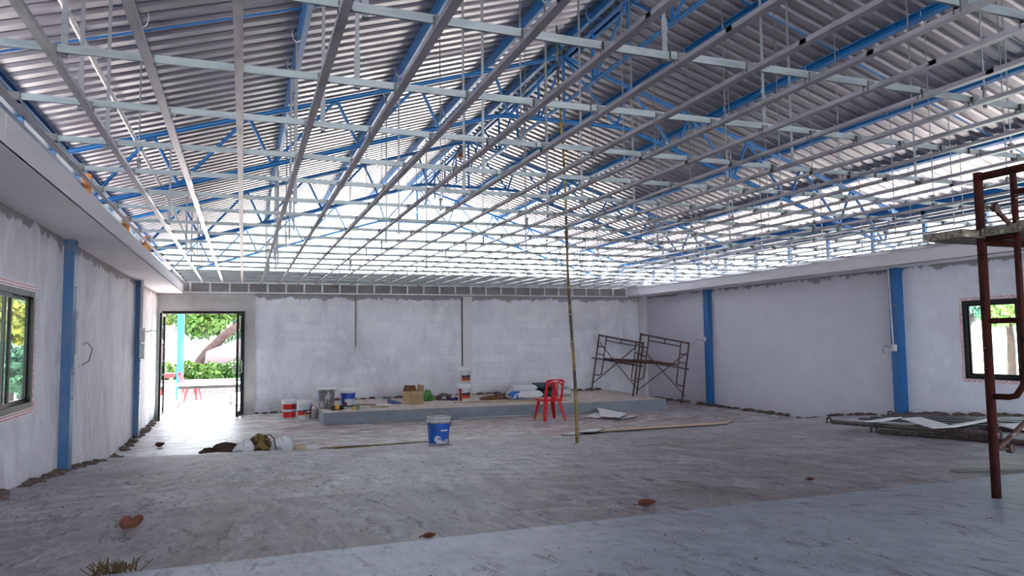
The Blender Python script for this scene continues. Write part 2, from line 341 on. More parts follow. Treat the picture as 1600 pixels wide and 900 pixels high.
# walls
def wall_holes(axis, a0, a1, z0, z1, t0, t1, holes, mi=lambda a: 0):
    """slab in a plane: axis 'x' (wall runs along x) or 'y'; holes = (a0,a1,z0,z1)"""
    mb = MB(); cuts = sorted({a0, a1, *[h[0] for h in holes], *[h[1] for h in holes], *([9.0] if axis == 'yr' else [])}); zc = sorted({z0, z1, *[h[2] for h in holes], *[h[3] for h in holes]})
    for i in range(len(cuts)-1):
        for j in range(len(zc)-1):
            ca, cz = (cuts[i]+cuts[i+1])/2, (zc[j]+zc[j+1])/2
            if any(h[0] < ca < h[1] and h[2] < cz < h[3] for h in holes): continue
            if axis == 'x': mb.bb(cuts[i], cuts[i+1], t0, t1, zc[j], zc[j+1], mi(ca))
            else: mb.bb(t0, t1, cuts[i], cuts[i+1], zc[j], zc[j+1], mi(ca))
    return mb
WL = (6.1, 7.5, 1.05, 2.07); WR = (6.2, 7.86, .92, 2.1); DR = (-1.66, .03, 0, 2.3)
struct('wall_left', wall_holes('y', -10, YB+.12, -.02, 2.9, XL-.06, XL, [WL]), M_wall_l, label='left wall of streaky brushed plaster')
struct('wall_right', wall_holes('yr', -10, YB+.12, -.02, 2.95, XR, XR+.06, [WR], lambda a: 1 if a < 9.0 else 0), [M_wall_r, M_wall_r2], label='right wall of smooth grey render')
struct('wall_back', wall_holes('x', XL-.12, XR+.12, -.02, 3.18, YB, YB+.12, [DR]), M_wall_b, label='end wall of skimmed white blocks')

# concrete surround of the doorway, plaster strip, band under the roof
mb = MB(); mb.bb(.03, .25, YB-.03, YB, 0, 2.7); mb.bb(XL, -1.66, YB-.03, YB, 0, 2.7); mb.bb(-1.66, .03, YB-.03, YB, 2.3, 2.52); mb.bb(-1.66, .03, YB-.012, YB, 2.52, 2.7)
struct('trim_1', mb, M_conc, label='bare concrete lintel and posts round the doorway')
mb = MB(); mb.bb(5.16, 5.4, YB-.012, YB, .23, 2.68)
struct('trim_2', mb, M_conc_l, label='pale plaster strip down the end wall')
mb = MB(); mb.bb(XL, XR, YB-.05, YB, 2.98, 3.2); mb.bb(XL, XR, YB-.02, YB, 2.70, 2.98)
struct('trim_3', mb, M_concd, label='concrete beam along the top of the end wall')
# soffits: boards with narrow joints
def soffit(name, xw, xf, z0, z1, zt, label):
    mb = MB(); y = -9.8
    while y < YB-.1:
        y2 = min(y+2.4, YB-.06); a, b = min(xw, xf), max(xw, xf)
        mb.bb(a, b, y+.003, y2-.003, z0, z0+.012)
        y = y2
    y = -9.8; s = .012 if xf > 0 and xw > 0 else -.012
    while y < YB-.1:
        y2 = min(y+2.4, YB-.06); a, b = sorted((xf, xf-.012 if xw < xf else xf+.012))
        mb.bb(a, b, y+.003, y2-.003, z0-.004, z1); y = y2
    struct(name, mb, M_board, label=label)
soffit('trim_4', XL, -1.24, 2.69, 2.88, 0, 'boxed cement-board soffit along the left wall')
soffit('trim_5', XR, 9.84, 2.71, 2.95, 0, 'boxed cement-board soffit along the right wall')

# ------------------------------------------------------------------ roof sheets
def roof_side(name, xa, xb, label):
    mb = MB(); ys = []; y = -11.0; P = .2; h = .03
    while y < 19.5:
        ys += [(y, 0), (y+.09, 0), (y+.108, h), (y+.136, h), (y+.14, h-.006), (y+.146, h-.006), (y+.15, h), (y+.18, h)]; y += P
    vs = []; n = len(ys); xs = [xa, xb]
    for x in xs: vs += [(x, yy, roofz(x)+zz) for yy, zz in ys]
    for x in xs: vs += [(x, yy, roofz(x)+zz+.004) for yy, zz in ys]
    fs = [(i, i+1, n+i+1, n+i) for i in range(n-1)] + [(2*n+i+1, 2*n+i, 3*n+i, 3*n+i+1) for i in range(n-1)]
    mb.add(vs, fs); o = struct(name, mb, M_roof, label=label)
roof_side('roof_left', XC, -2.95, 'left slope of ribbed metal roofing')
roof_side('roof_right', XC, 11.6, 'right slope of ribbed metal roofing')

# ------------------------------------------------------------------ purlins
def cee(w, h, lip, t=.0035, s=1):
    o = [(-w/2, -h/2), (w/2, -h/2), (w/2, -h/2+lip), (w/2-t, -h/2+lip), (w/2-t, -h/2+t), (-w/2+t, -h/2+t), (-w/2+t, h/2-t), (w/2-t, h/2-t), (w/2-t, h/2-lip), (w/2, h/2-lip), (w/2, h/2), (-w/2, h/2)]
    return [(x*s, y) for x, y in o] if s > 0 else [(-x, y) for x, y in o][::-1]
LP = [-1.95, -.84, .5, 1.85, 3.15]; RP = [10.76, 9.43, 8.14, 6.76, 5.50]
names = ['lowest', 'second lowest', 'third', 'fourth', 'highest']
for side, PS in (('left', LP), ('right', RP)):
    for i, x in enumerate(PS):
        mb = MB(); ang = math.atan(SL)*(1 if side == 'left' else -1)
        mb.prof((0, -4.6, 0), (0, 19.4, 0), cee(.06, .11, .018, s=1 if side == 'left' else -1))
        z = roofz(x) - .062
        mb.xf(Matrix.Translation((x, 0, z)) @ Matrix.Rotation(-ang, 4, 'Y'))
        solo('roof_purlin', mb, M_blue, f'blue steel purlin under the {side} roof slope, {names[i]} of five up the slope', 'purlin', 'purlins under the roof sheets')
# eave beams with stub posts over the walls
for side, x, zt in (('left', -1.66, 3.42), ('right', 10.45, 3.62)):
    t = thing('eave_beam', f'dark blue eave beam on short posts above the {side} wall', 'beam', (x, 7, 2.9), 'eave beams')
    mb = MB(); mb.bar((x, -4.5, zt), (x, 19.4, zt), .06, .12); part('beam', mb, M_bluedk, t)
    mb = MB(); mb.bar((x+(.12 if side == 'left' else -.1), -4.5, zt-.24 if side == 'left' else zt-.16), (x+(.12 if side == 'left' else -.1), 19.4, zt-.24 if side == 'left' else zt-.16), .04, .05); part('rail', mb, M_bluedk, t)
    y = 2.3
    while y < 17:
        mb = MB(); mb.bar((x, y, 2.88), (x, y, zt), .06, .06); part('stub_post', mb, M_blue, t); y += 1.04
# sag bars under the sheets
for y, lab in ((6.58, 'thin blue sag bar under the left slope in the bay nearest the camera'),):
    mb = MB()
    mb.tube([(-2.0, y, roofz(-2.0)-.03), (XC-.2, y, roofz(XC-.2)-.03)], .012, 6)
    solo('sag_bar', mb, M_blue, lab, 'bar')
mb = MB(); mb.tube([(XC+.2, 6.58, roofz(XC+.2)-.03), (11, 6.58, roofz(11)-.03)], .012, 6)
solo('sag_bar', mb, M_blue, 'thin blue sag bar under the right slope in the bay nearest the camera', 'bar')

# ------------------------------------------------------------------ trusses
def zt_(x): return 5.67 - .309*abs(x-XC)
def zb_(x): return min(4.71, zt_(x) - .66)
tn = ['nearest blue pipe roof truss in full view', 'second blue pipe roof truss from the camera', 'blue pipe roof truss furthest from the camera, beyond the end wall']
for ti, Y in enumerate((9.19, 13.86, 18.5)):
    t = thing('roof_truss', tn[ti], 'truss', (XC, Y, 3.2), 'roof trusses')
    xl, xr = -1.95, 10.6
    mb = MB(); mb.tube([(xl, Y, zt_(xl)), (XC, Y, zt_(XC)), (xr, Y, zt_(xr))], .032, 10); part('top_chord', mb, M_blue, t)
    mb = MB(); mb.tube([(xl+.15, Y, zb_(xl+.15)), (3.25, Y, zb_(3.25)), (3.45, Y, 4.71), (5.1, Y, 4.71), (5.3, Y, zb_(5.3)), (xr-.1, Y, zb_(xr-.1))], .032, 10); part('bottom_chord', mb, M_blue, t)
    mb = MB(); mb.tube([(XC, Y, 4.71), (XC, Y, zt_(XC))], .024, 8); part('king_post', mb, M_blue, t)
    for s in (-1, 1):
        tops = [XC+s*d for d in (0, 1.07, 2.13, 3.2, 4.25, 5.3)] ; tops.append(XC+s*6.2)
        bots = [XC+s*d for d in (.85, 1.85, 2.92, 3.98, 5.02, 6.0)]
        for k in range(6):
            a = Vector((tops[k], Y, zt_(tops[k]))); b = Vector((bots[k], Y, zb_(bots[k])))
            mb = MB(); mb.tube([a, b], .021, 8); part('web_member', mb, M_blue, t)
            c = Vector((tops[k+1], Y, zt_(tops[k+1])))
            mb = MB(); mb.tube([b, c], .021, 8); part('web_member', mb, M_blue, t)
# ridge beam: twin purlins and a lattice under them
t = thing('ridge_beam', 'blue ridge beam with twin purlins and a lattice hung below', 'beam', (XC, 8, 5))
for dx in (-.14, .14):
    mb = MB(); mb.bar((XC+dx, -4.6, ZR-.11), (XC+dx, 19.4, ZR-.11), .06, .12); part('twin_purlin', mb, M_blue, t)
mb = MB(); mb.tube([(XC, -4.6, 4.97), (XC, 19.4, 4.97)], .03, 10); part('lower_pipe', mb, M_blue, t)
mb = MB(); mb.tube([(XC, -4.6, 5.66), (XC, 19.4, 5.66)], .03, 10); part('upper_pipe', mb, M_blue, t)
y = -.12; k = 0
while y < 18.3:
    mb = MB(); mb.tube([(XC, y, 4.97), (XC, y, 5.66)], .02, 8); part('lattice_post', mb, M_blue, t)
    if (k % 2): mb = MB(); mb.tube([(XC, y, 4.97), (XC, y+.93, 5.66)], .018, 8); part('lattice_brace', mb, M_blue, t)
    else: mb = MB(); mb.tube([(XC, y, 5.66), (XC, y+.93, 4.97)], .018, 8); part('lattice_brace', mb, M_blue, t)
    y += .931; k += 1

# ------------------------------------------------------------------ suspended grid
ZG = 2.92
def uch(w, h, t=.002, lip=.008):  # channel open upwards, lips turned in
    return [(-w/2, 0), (w/2, 0), (w/2, h), (w/2-lip, h), (w/2-lip, h-t), (w/2-t, h-t), (w/2-t, t), (-w/2+t, t), (-w/2+t, h-t), (-w/2+lip, h-t), (-w/2+lip, h), (-w/2, h)]
YC = [3.73+.845*k for k in range(-2, 17)]      # cross channels
XRUN = [-.84+.4015*k for k in range(0, 27)]
clipme = None
for i, x in enumerate(XRUN):
    t = thing('ceiling_runner', f'grey steel ceiling runner going into the room, {nth(i)} from the left wall', 'ceiling channel', (x, 8, ZG), 'ceiling runners')
    sag = [random.uniform(-.006, .006) for _ in range(9)]
    mb = MB(); ya = .4; seg = (17.12-ya)/8
    pr = uch(.04, .024)
    for k in range(8):
        a = (x+random.uniform(-.003, .003) if 0 else x, ya+seg*k-.02, ZG+sag[k]); b = (x, ya+seg*(k+1)+.02, ZG+sag[k+1])
        mb.prof(a, b, pr)
    part('channel', mb, M_galv, t)
    for yc in YC:
        if yc > 17.0: continue
        if clipme is None:
            c = MB(); c.bb(-.022, .022, -.012, -.004, .0, .05); c.bb(-.022, .022, .02, .026, .0, .05); c.bb(-.024, .024, -.012, .026, .046, .05)
            clipme = c.mesh('clip', M_clip)
        o = link('clip', clipme, t); o.location = (0, yc-8, .006)
        if random.random() < .15: o['label'] = 'dark steel clip'
for o in list(SC.objects):
    if o.name.startswith('clip') and 'label' in o: del o['label']
for i, y in enumerate(YC):
    t = thing('ceiling_cross_channel', f'grey-green steel cross channel over the runners, {ORD[i] if i else "nearest"} from the camera', 'ceiling channel', (4.2, y, ZG+.026), 'ceiling cross channels')
    sg = [random.uniform(-.008, .008) for _ in range(8)]; xs = [-1.2+(9.8+1.2)*k/7 for k in range(8)]
    mb = MB()
    for k in range(7):
        p = Vector((xs[k]-.03, y+.012*(k % 2), ZG+.045+sg[k])); q = Vector((xs[k+1]+.03, y+.012*(k % 2), ZG+.045+sg[k+1]))
        mb.prof(p, q, [(-a, b) for a, b in cee(.014, .038, .006, .0016)][::-1])
    part('channel', mb, M_galv2, t)
    for e in (-1.2, 9.8):
        mb = MB(); mb.bb(e-.03, e+.03, y-.02, y+.03, ZG+.02, ZG+.07); part('end_bracket', mb, M_clip, t)
# wall angles on top of the soffits
for x, lab in ((-1.19, 'steel wall angle lying along the top of the left soffit'), (9.8, 'steel wall angle lying along the top of the right soffit')):
    mb = MB(); mb.bb(x-.02, x+.02, .4, 17.1, ZG-.003, ZG); mb.bb(x-.02, x-.017, .4, 17.1, ZG, ZG+.03)
    solo('ceiling_wall_angle', mb, M_galv, lab, 'ceiling channel')
# hangers
hm = {}
def hanger(i, j, x, y, strap):
    zt = roofz(x) - .06; L = zt - (ZG+.07)
    t = thing('ceiling_hanger', None, 'hanger', (x, y+.02, ZG+.07), 'ceiling hangers')
    key = (round(x, 1), strap)
    if strap:
        mb = MB(); mb.bb(-.011, .011, -.001, .001, 0, L); mb2 = MB(); mb2.bb(-.014, .014, -.003, .003, -.06, .16); mb2.bb(-.014, .014, -.03, .003, -.065, -.06)
        mb2.bb(-.016, .016, -.005, .005, .04, .06); mb2.bb(-.016, .016, -.005, .005, .1, .12)
    else:
        mb = MB(); mb.tube([(0, 0, 0), (.004*random.uniform(-1, 1), 0, L*.5), (0, 0, L)], .0055, 6); mb2 = MB(); mb2.bb(-.012, .012, -.004, .004, -.06, .07); mb2.bb(-.016, .016, -.01, .01, .05, .075)
    link('rod' if not strap else 'strap', mb.mesh('rod', M_rod), t)
    if 'b%d' % strap not in hm: hm['b%d' % strap] = mb2.mesh('hook', M_rod if strap else M_clip)
    link('hook', hm['b%d' % strap], t)
    if 'loop' not in hm:
        mb3 = MB(); mb3.tube([(.045*math.cos(a), 0, .02+.085*math.sin(a)) for a in [2*PI*k/14 for k in range(14)]], .003, 5, closed=True); hm['loop'] = mb3.mesh('tie_wire', M_white)
    lo = link('tie_wire', hm['loop'], t); lo.location = (0, 0, L)
    return t
hx = [-.84, .5, 1.85, 3.15, XC-.14, 5.50, 6.76, 8.14, 9.43]
for i, y in enumerate(YC):
    if i < 1: continue
    j = 0
    for k, x in enumerate(hx):
        if random.random() < .22: continue
        xx = x + random.choice((-.045, .045)) + (.0 if k else .0)
        t = hanger(i, j, xx, y, 1 if (x < .6 and random.random() < .8) or random.random() < .18 else 0)
        t['label'] = f'thin steel hanger from the roof to the {ORD[i]} cross channel, {nth(j)} from its left end'; j += 1

# ladder-like drop frame along the end wall
t = thing('drop_frame', 'ladder-like steel frame along the top of the end wall', 'frame', (4.3, 17.15, 2.70))
mb = MB(); mb.bb(-1.22, 9.83, 17.12, 17.17, 2.915, 2.94); part('top_channel', mb, M_galvl, t)
mb = MB(); mb.bb(-1.22, 9.83, 17.10, 17.13, 2.70, 2.725); mb.bb(-1.22, 9.83, 17.24, 17.27, 2.70, 2.725); part('bottom_channel', mb, M_galvl, t)
for k in range(28):
    x = -1.1 + .4015*k
    mb = MB(); mb.bar((x, 17.14, 2.71), (x, 17.14, 2.93), .036, .02); mb.bar((x, 17.12, 2.73), (x, 17.27, 2.73), .03, .02); part('stud', mb, M_galvl, t)

# ------------------------------------------------------------------ blue posts on the walls
def post(name, x, y, w, label, z0, face):
    mb = MB()
    x0_, x1_ = (x, x+.095) if face > 0 else (x-.12, x)
    mb.bb(x0_, x1_, y-w/2, y+w/2, z0, 2.71)
    # bolt heads on the face and rolled edges
    xx = x1_ if face > 0 else x0_
    for z in (.75, 1.0, 1.3, 1.9):
        mb.lathe((xx, y, z+z0), [(.014, 0), (.014, .008), (0, .008)], 8, mat=Matrix.Rotation(PI/2*face, 3, 'Y'))
    return solo(name, mb, M_bluedust if face > 0 else M_bluepost, label, 'post', 'blue wall posts')
post('steel_post', XL, 8.62, .16, 'blue steel post on the left wall beside the window', fz(8.6)-.02, 1)
post('steel_post', XL, 13.9, .14, 'blue steel post on the left wall nearer the doorway', 0, 1)
post('steel_post', XR, 14.2, .16, 'blue steel post on the right wall beside the tilted scaffold', 0, -1)
post('steel_post', XR, 8.98, .18, 'blue steel post on the right wall beside the window', fz(9)-.03, -1)
mb = MB(); mb.bb(XR-.11, XR-.012, 17.0, 17.24, 0, 2.7); solo('concrete_pier', mb, M_conc_l, 'pale concrete pier in the corner behind the tilted scaffold', 'pier')

# conduits with boxes
def conduit(pts, box, label, r=.011, wire=None, bd=(.05, .08, .11)):
    pts = [Vector(p) for p in pts]; t = thing('electric_conduit', label, 'conduit', pts[-1], 'wall conduits')
    mb = MB(); mb.tube(pts, r, 8)
    n = int((pts[0]-pts[-1]).length/.5)
    for k in range(1, n):
        q = pts[0].lerp(pts[-1], k/n); mb.tube([q-Vector((0, 0, .012)), q+Vector((0, 0, .012))], r*1.5, 8)
    part('pipe', mb, M_pvc, t)
    mb = MB(); mb.box(box, bd); part('outlet_box', mb, M_whited, t)
    if wire:
        mb = MB(); mb.tube(wire, .005, 6); part('cable', mb, M_blackl, t)
    return t
conduit([(2.52, YB-.02, 2.7), (2.52, YB-.02, 1.44)], (2.52, YB-.03, 1.4), 'white conduit and socket on the end wall above the blue and white bucket', bd=(.11, .05, .1))
conduit([(8.16, YB-.02, 2.7), (8.16, YB-.02, 1.48)], (8.16, YB-.03, 1.44), 'white conduit and socket on the end wall behind the bamboo pole', bd=(.09, .05, .1))
conduit([(XR-.15, 14.26, 2.7), (XR-.15, 14.26, 1.6)], (XR-.16, 14.22, 1.54), 'white conduit and switch box on the blue post beside the tilted scaffold', wire=[(XR-.18, 14.22, 1.52), (XR-.3, 14.34, 1.54), (XR-.36, 14.4, 1.44), (XR-.34, 14.4, 1.4)])
conduit([(XR-.15, 9.03, 2.7), (XR-.15, 9.0, 1.44)], (XR-.16, 8.98, 1.38), 'white conduit and switch box on the blue post beside the right window', wire=[(XR-.18, 9.0, 1.38), (XR-.22, 9.1, 1.42), (XR-.26, 9.12, 1.34), (XR-.25, 9.1, 1.28)])
conduit([(XL+.11, 8.70, 1.95), (XL+.11, 8.70, 1.5)], (XL+.115, 8.72, 1.42), 'short conduit and socket on the blue post beside the left window', wire=[(XL+.16, 8.72, 1.38), (XL+.2, 8.85, 1.42), (XL+.22, 8.9, 1.55), (XL+.18, 8.84, 1.62), (XL+.16, 8.76, 1.6)], bd=(.04, .09, .13))
# trench chased in the end wall
for cx_, zl in ((2.52, 1.36), (8.16, 1.4)):
    mb = MB(); mb.bb(cx_-.035, cx_-.008, YB-.004, YB+.002, zl, 2.66); solo('wall_chase', mb, M_chase, 'grey mortar-filled chase behind the conduit ' + ('above the blue and white bucket' if cx_ < 5 else 'behind the bamboo pole'), 'groove')
mb = MB(); mb.bb(5.12, 5.155, YB-.004, YB+.002, .9, 2.66); solo('wall_chase', mb, M_dkedge, 'dark chase cut down the end wall above the stacked buckets', 'groove')
t = thing('distribution_box', 'grey distribution box on conduit at the second left-wall post', 'electric box', (XL+.14, 13.86, 1.35))
mb = MB(); mb.bb(XL+.095, XL+.18, 13.68, 13.86, 1.62, 1.86); part('box', mb, M_whited, t)
mb = MB(); mb.bb(XL+.095, XL+.17, 13.72, 13.8, 1.34, 1.6); part('lower_box', mb, M_whited, t)
mb = MB(); mb.bb(XL+.095, XL+.135, 13.72, 13.8, 1.86, 2.7); part('trunking', mb, M_pvc, t)
mb = MB(); mb.tube([(XL+.17, 13.8, 1.8), (XL+.3, 13.82, 1.83), (XL+.36, 13.8, 1.8)], .008, 6); part('cable', mb, M_whited, t)

# ------------------------------------------------------------------ windows and door
def window(name, x, y0, y1, z0, z1, s, splits, label):
    w = thing(name, label, None, (x, (y0+y1)/2, z0), kind='structure')
    f = .05; xa, xb = x-.058*s, x+.002*s
    xa, xb = min(xa, xb), max(xa, xb)
    mb = MB(); mb.bb(xa, xb, y0, y0+f, z0, z1); mb.bb(xa, xb, y1-f, y1, z0, z1); mb.bb(xa, xb, y0+f, y1-f, z0, z0+f); mb.bb(xa, xb, y0+f, y1-f, z1-f, z1)
    part('window_frame', mb, M_black, w)
    for k, (a, b) in enumerate(splits):
        xo = x - s*(.016 + .024*(k % 2)); g = .036
        mb = MB()
        for q in ((a, a+g, z0+f, z1-f), (b-g, b, z0+f, z1-f), (a+g, b-g, z0+f, z0+f+g), (a+g, b-g, z1-f-g, z1-f)): mb.bb(xo-.011, xo+.011, q[0], q[1], q[2], q[3])
        sh = part('sash', mb, M_black, w)
        mb = MB(); mb.bb(xo-.002, xo+.002, a+g, b-g, z0+f+g, z1-f-g); part('pane', mb, M_glass, sh)
    tw = .055; e = x + s*.004; ea, eb = min(x, e), max(x, e)
    mb = MB(); e2 = x + s*.0055; fa, fb = min(e, e2), max(e, e2); rr = random.Random(int(y0*10))
    mb.bb(ea, eb, y0-tw, y1+tw, z1, z1+tw); mb.bb(ea, eb, y0-tw, y1+tw, z0-tw, z0); mb.bb(ea, eb, y1, y1+tw*.8, z0, z1); mb.bb(ea, eb, y0-tw*.8, y0, z0, z1)
    for zz in (z1, z0-tw):
        for row in (.012, .036):
            y = y0-tw
            while y < y1+tw-.06:
                L_ = rr.uniform(.03, .075); mb.bb(fa, fb, y, y+L_, zz+row, zz+row+.008, 1); y += L_+rr.uniform(.012, .03)
    for yy in (y1, y0-tw*.8):
        for row in (.01, .03):
            z = z0
            while z < z1-.06:
                L_ = rr.uniform(.03, .075); mb.bb(fa, fb, yy+row, yy+row+.006, z, z+L_, 1); z += L_+rr.uniform(.012, .03)
    part('masking_tape', mb, [M_tape, M_tapered], w, 'white tape printed with red dashes')
window('window_1', XL, *WL, 1, [(6.155, 6.85), (6.75, 7.445)], 'black sliding window in the left wall, edged with red and white tape')
window('window_2', XR, *WR, -1, [(6.255, 7.06), (7.0, 7.805)], 'black sliding window in the right wall behind the rusty scaffold')
dr = thing('door_1', 'black glass double door standing open in the end wall', None, (-.8, YB, 0), kind='structure')
mb = MB(); mb.bb(-1.66, -1.6, YB-.04, YB+.08, 0, 2.3); mb.bb(-.03, .03, YB-.04, YB+.08, 0, 2.3); mb.bb(-1.6, -.03, YB-.04, YB+.08, 2.24, 2.3); mb.bb(-1.6, -.03, YB-.02, YB+.06, 0, .012); part('door_frame', mb, M_black, dr)
def leafd(h, e):
    h, e = Vector((*h, 0)), Vector((*e, 0)); d = (e-h).normalized(); z0, z1 = .015, 2.23; n = Vector((-d.y, d.x, 0))
    def v(p, a, b, w=.05): return
    mb = MB(); W = (e-h).length
    ang = math.atan2(d.y, d.x); Rr = Matrix.Translation(h) @ Matrix.Rotation(ang, 4, 'Z')
    for q in ((0, .055, z0, z1), (W-.055, W, z0, z1)): mb.bb(q[0], q[1], -.02, .02, q[2], q[3])
    mb.bb(.055, W-.055, -.02, .02, z0, z0+.1); mb.bb(.055, W-.055, -.02, .02, z1-.06, z1)
    lf = part('door_leaf', mb.xf(Rr), M_black, dr)
    g = MB(); g.bb(.055, W-.055, -.003, .003, z0+.1, z1-.06); part('pane', g.xf(Rr), M_glass, lf)
    g = MB()
    for s in (-1, 1): g.tube([(W-.09, s*.02, .95), (W-.09, s*.07, .95), (W-.09, s*.085, .98), (W-.09, s*.085, 1.2), (W-.09, s*.07, 1.23), (W-.09, s*.02, 1.23)], .011, 8)
    part('handle', g.xf(Rr), M_whited, lf)
leafd((-1.6, YB-.05), (-1.6, YB-.83)); leafd((-.02, YB-.05), (-.115, YB-.80))

# ------------------------------------------------------------------ stage
SZ = .23
mb = MB(); P = [(1.47, 14.31), (8.82, 13.86), (9.1, YB-.02), (1.47, YB-.02)]
vs = [(x, y, 0) for x, y in P] + [(x, y, SZ) for x, y in P]
mb.add(vs, [(3, 2, 1, 0)], 0); mb.add(vs, [(4, 5, 6, 7)], 1); mb.add(vs, [(0, 1, 5, 4), (1, 2, 6, 5), (2, 3, 7, 6), (3, 0, 4, 7)], 0)
solo('stage_platform', mb, [M_stage, M_stage_top], 'low concrete stage with grey front along the end wall', 'stage')
mb = MB(); mb.bb(1.38, 1.47, 15.75, 16.3, 0, .19); solo('concrete_step', mb, M_conc_l, 'small concrete step against the left end of the stage', 'step')

# ------------------------------------------------------------------ buckets
def bucket(x, y, z, H, R, wall, label, group='paint buckets', lid=True, wrap=None, handle='down', rz=0, mats=None, lidmat=None, open_top=False):
    t = thing('paint_bucket', label, 'bucket', (x, y, z), group, rot=(0, 0, rz))
    rb = R*.86; n = 72; hl = H*.80
    pr = [(rb-.008, 0), (rb, .006), (rb+(R-rb)*.9, hl), (R+.006, hl), (R+.006, hl+.02), (R, hl+.02), (R, hl+.045), (R+.005, hl+.045), (R+.005, hl+.06), (R, hl+.062), (R, H-.03)]
    if open_top: pr += [(R+.004, H-.03), (R+.006, H), (R-.004, H), (R-.008, hl), (rb-.004, .02), (.0001, .02)]
    else: pr += [(R-.01, H-.03)]
    mb = MB(); mb.lathe((0, 0, 0), pr, n); part('body', mb, wall, t)
    if lid:
        mb = MB(); mb.lathe((0, 0, 0), [(R+.004, H-.045), (R+.01, H-.045), (R+.012, H-.005), (R+.004, H), (R-.012, H), (R-.016, H-.01), (.0001, H-.01)], n); part('lid', mb, lidmat or M_white, t)
    if wrap:
        def rad(zz): return rb + (R-rb)*.9*(zz/hl) + .0015
        rows = 30; z0, z1 = .02, hl-.012
        pr = [(rad(z0+(z1-z0)*k/rows), z0+(z1-z0)*k/rows) for k in range(rows+1)]
        mb = MB(); mb.lathe((0, 0, 0), pr, n, mfun=lambda i, j: wrap(i/rows, ((j+.5)/n*360) % 360))
        mb.f = mb.f[:-2]; mb.m = mb.m[:-2]; mb.s = mb.s[:-2]
        part('label_wrap', mb, mats, t)
    if handle:
        mb = MB(); pts = []
        for k in range(17):
            a = PI*k/16; px, pz = (R+.008)*math.cos(a), (R+.02)*math.sin(a)
            if handle == 'up': pts.append((px, 0, hl+.03+pz*1.05))
            else: pts.append((px, -pz*.55 - .0 if 0 else -(R+.012)*math.sin(a), hl+.03-pz*.75))
        mb.tube(pts, .004, 6); h = part('wire_handle', mb, M_clip, t)
        k = pts[8]; mb = MB(); mb.tube([(k[0]-.045, k[1], k[2]), (k[0]+.045, k[1], k[2])], .01, 8); part('grip', mb, M_white, h)
        mb = MB()
        for s in (-1, 1): mb.box((s*(R+.006), 0, hl+.03), (.018, .04, .04))
        part('handle_ear', mb, M_whited, t)
    return t
# the camera sees directions near -y (270 deg)
def w_red(v, a):
    return 1 if .42 < v < .60 else (2 if (.60 <= v < .66 or .34 < v <= .42 or (v > .66 and 285 < a < 345)) else 0)
bucket(.93, 15.95, 0, .385, .152, M_white, 'red and white paint bucket with raised wire handle, left of the stage', wrap=w_red, mats=[M_redl, M_greyl, M_redd], handle='up', rz=.0)
def w_rb(v, a):
    u = (a-225)/90
    if a > 318 or a < 40: return 3
    if v > .58+.06*u: return 0
    if v > .50+.06*u: return 2
    if v > .24+.08*u: return 1 if u < .42 else (4 if u < .68 else (3 if v < .42 else 0))
    return 5 if v > .20+.07*u else 0
bucket(1.215, 15.6, 0, .385, .152, M_white, 'grey-lidded bucket with black and red label, against the red bucket', wrap=w_rb, mats=[M_greyl, M_redl, M_blackl, M_redd, M_brownl, M_yell], handle=None)
bucket(1.62, 15.25, SZ, .43, .17, M_cement, 'cement-splattered bucket with blue side on the left end of the stage', wrap=lambda v, a: 0 if 206 > a > 120 else 1, mats=[M_bluel2, M_cement], lidmat=M_white, handle=None)
def w_bl(v, a):
    u = (a-225)/90
    if v < .1: return 2
    if v < .56 and u > .12: return 1 if not (u < .34 and v < .32) else 3
    return 4 if v < .18 else 0
bucket(2.06, 15.3, SZ, .385, .155, M_white, 'blue bucket with white label panel standing on the stage', wrap=w_bl, mats=[M_bluel2, M_greyl, M_blackl, M_redd, M_brownl], handle=None)
def w_cb(v, a):
    u = (a-215)/110; w = .035*math.sin(19*u+9*v)+.03*math.sin(33*v-7*u)
    if ((u-.2)/.17)**2 + ((v-.2-w)/.17)**2 < 1 and not ((u-.26)/.05)**2 + ((v-.24)/.06)**2 < 1: return 1
    if v < .13+w and .3 < u < .62: return 1
    if v < .2 and .66 < u < .80: return 1
    if v < .42 and u > .86: return 2
    return 0
bucket(2.43, 9.3, fz(9.3), .36, .15, M_whited, 'blue-labelled bucket standing alone in the middle of the floor', wrap=w_cb, mats=[M_bluel, M_greyl, M_brownl], lid=False, open_top=True, handle='down', rz=PI*.06)
def w_st(u0):
    def f(v, a):
        u = (a-225)/90
        if a < 232 or a > 322: return 3 if u0 and 200 < a < 232 else 0
        if v > .60+.06*u: return 0
        if v > .44+.05*u: return 2
        if v > .2+.05*u: return 1 if u0*.3 < u < .5+u0*.3 else 4
        return 5 if v > .13+.05*u else 0
    return f
ms = [M_greyl, M_redl, M_blackl, M_redd, M_brownl, M_yell]
bucket(4.63, 15.45, SZ, .385, .152, M_white, 'lower of the two stacked paint buckets on the stage', 'stacked paint buckets', wrap=w_st(1), mats=ms, handle=None)
bucket(4.63, 15.45, SZ+.385, .385, .152, M_white, 'upper of the two stacked paint buckets on the stage, open at the top', 'stacked paint buckets', wrap=w_st(0), mats=ms, handle=None, lid=False, open_top=True)

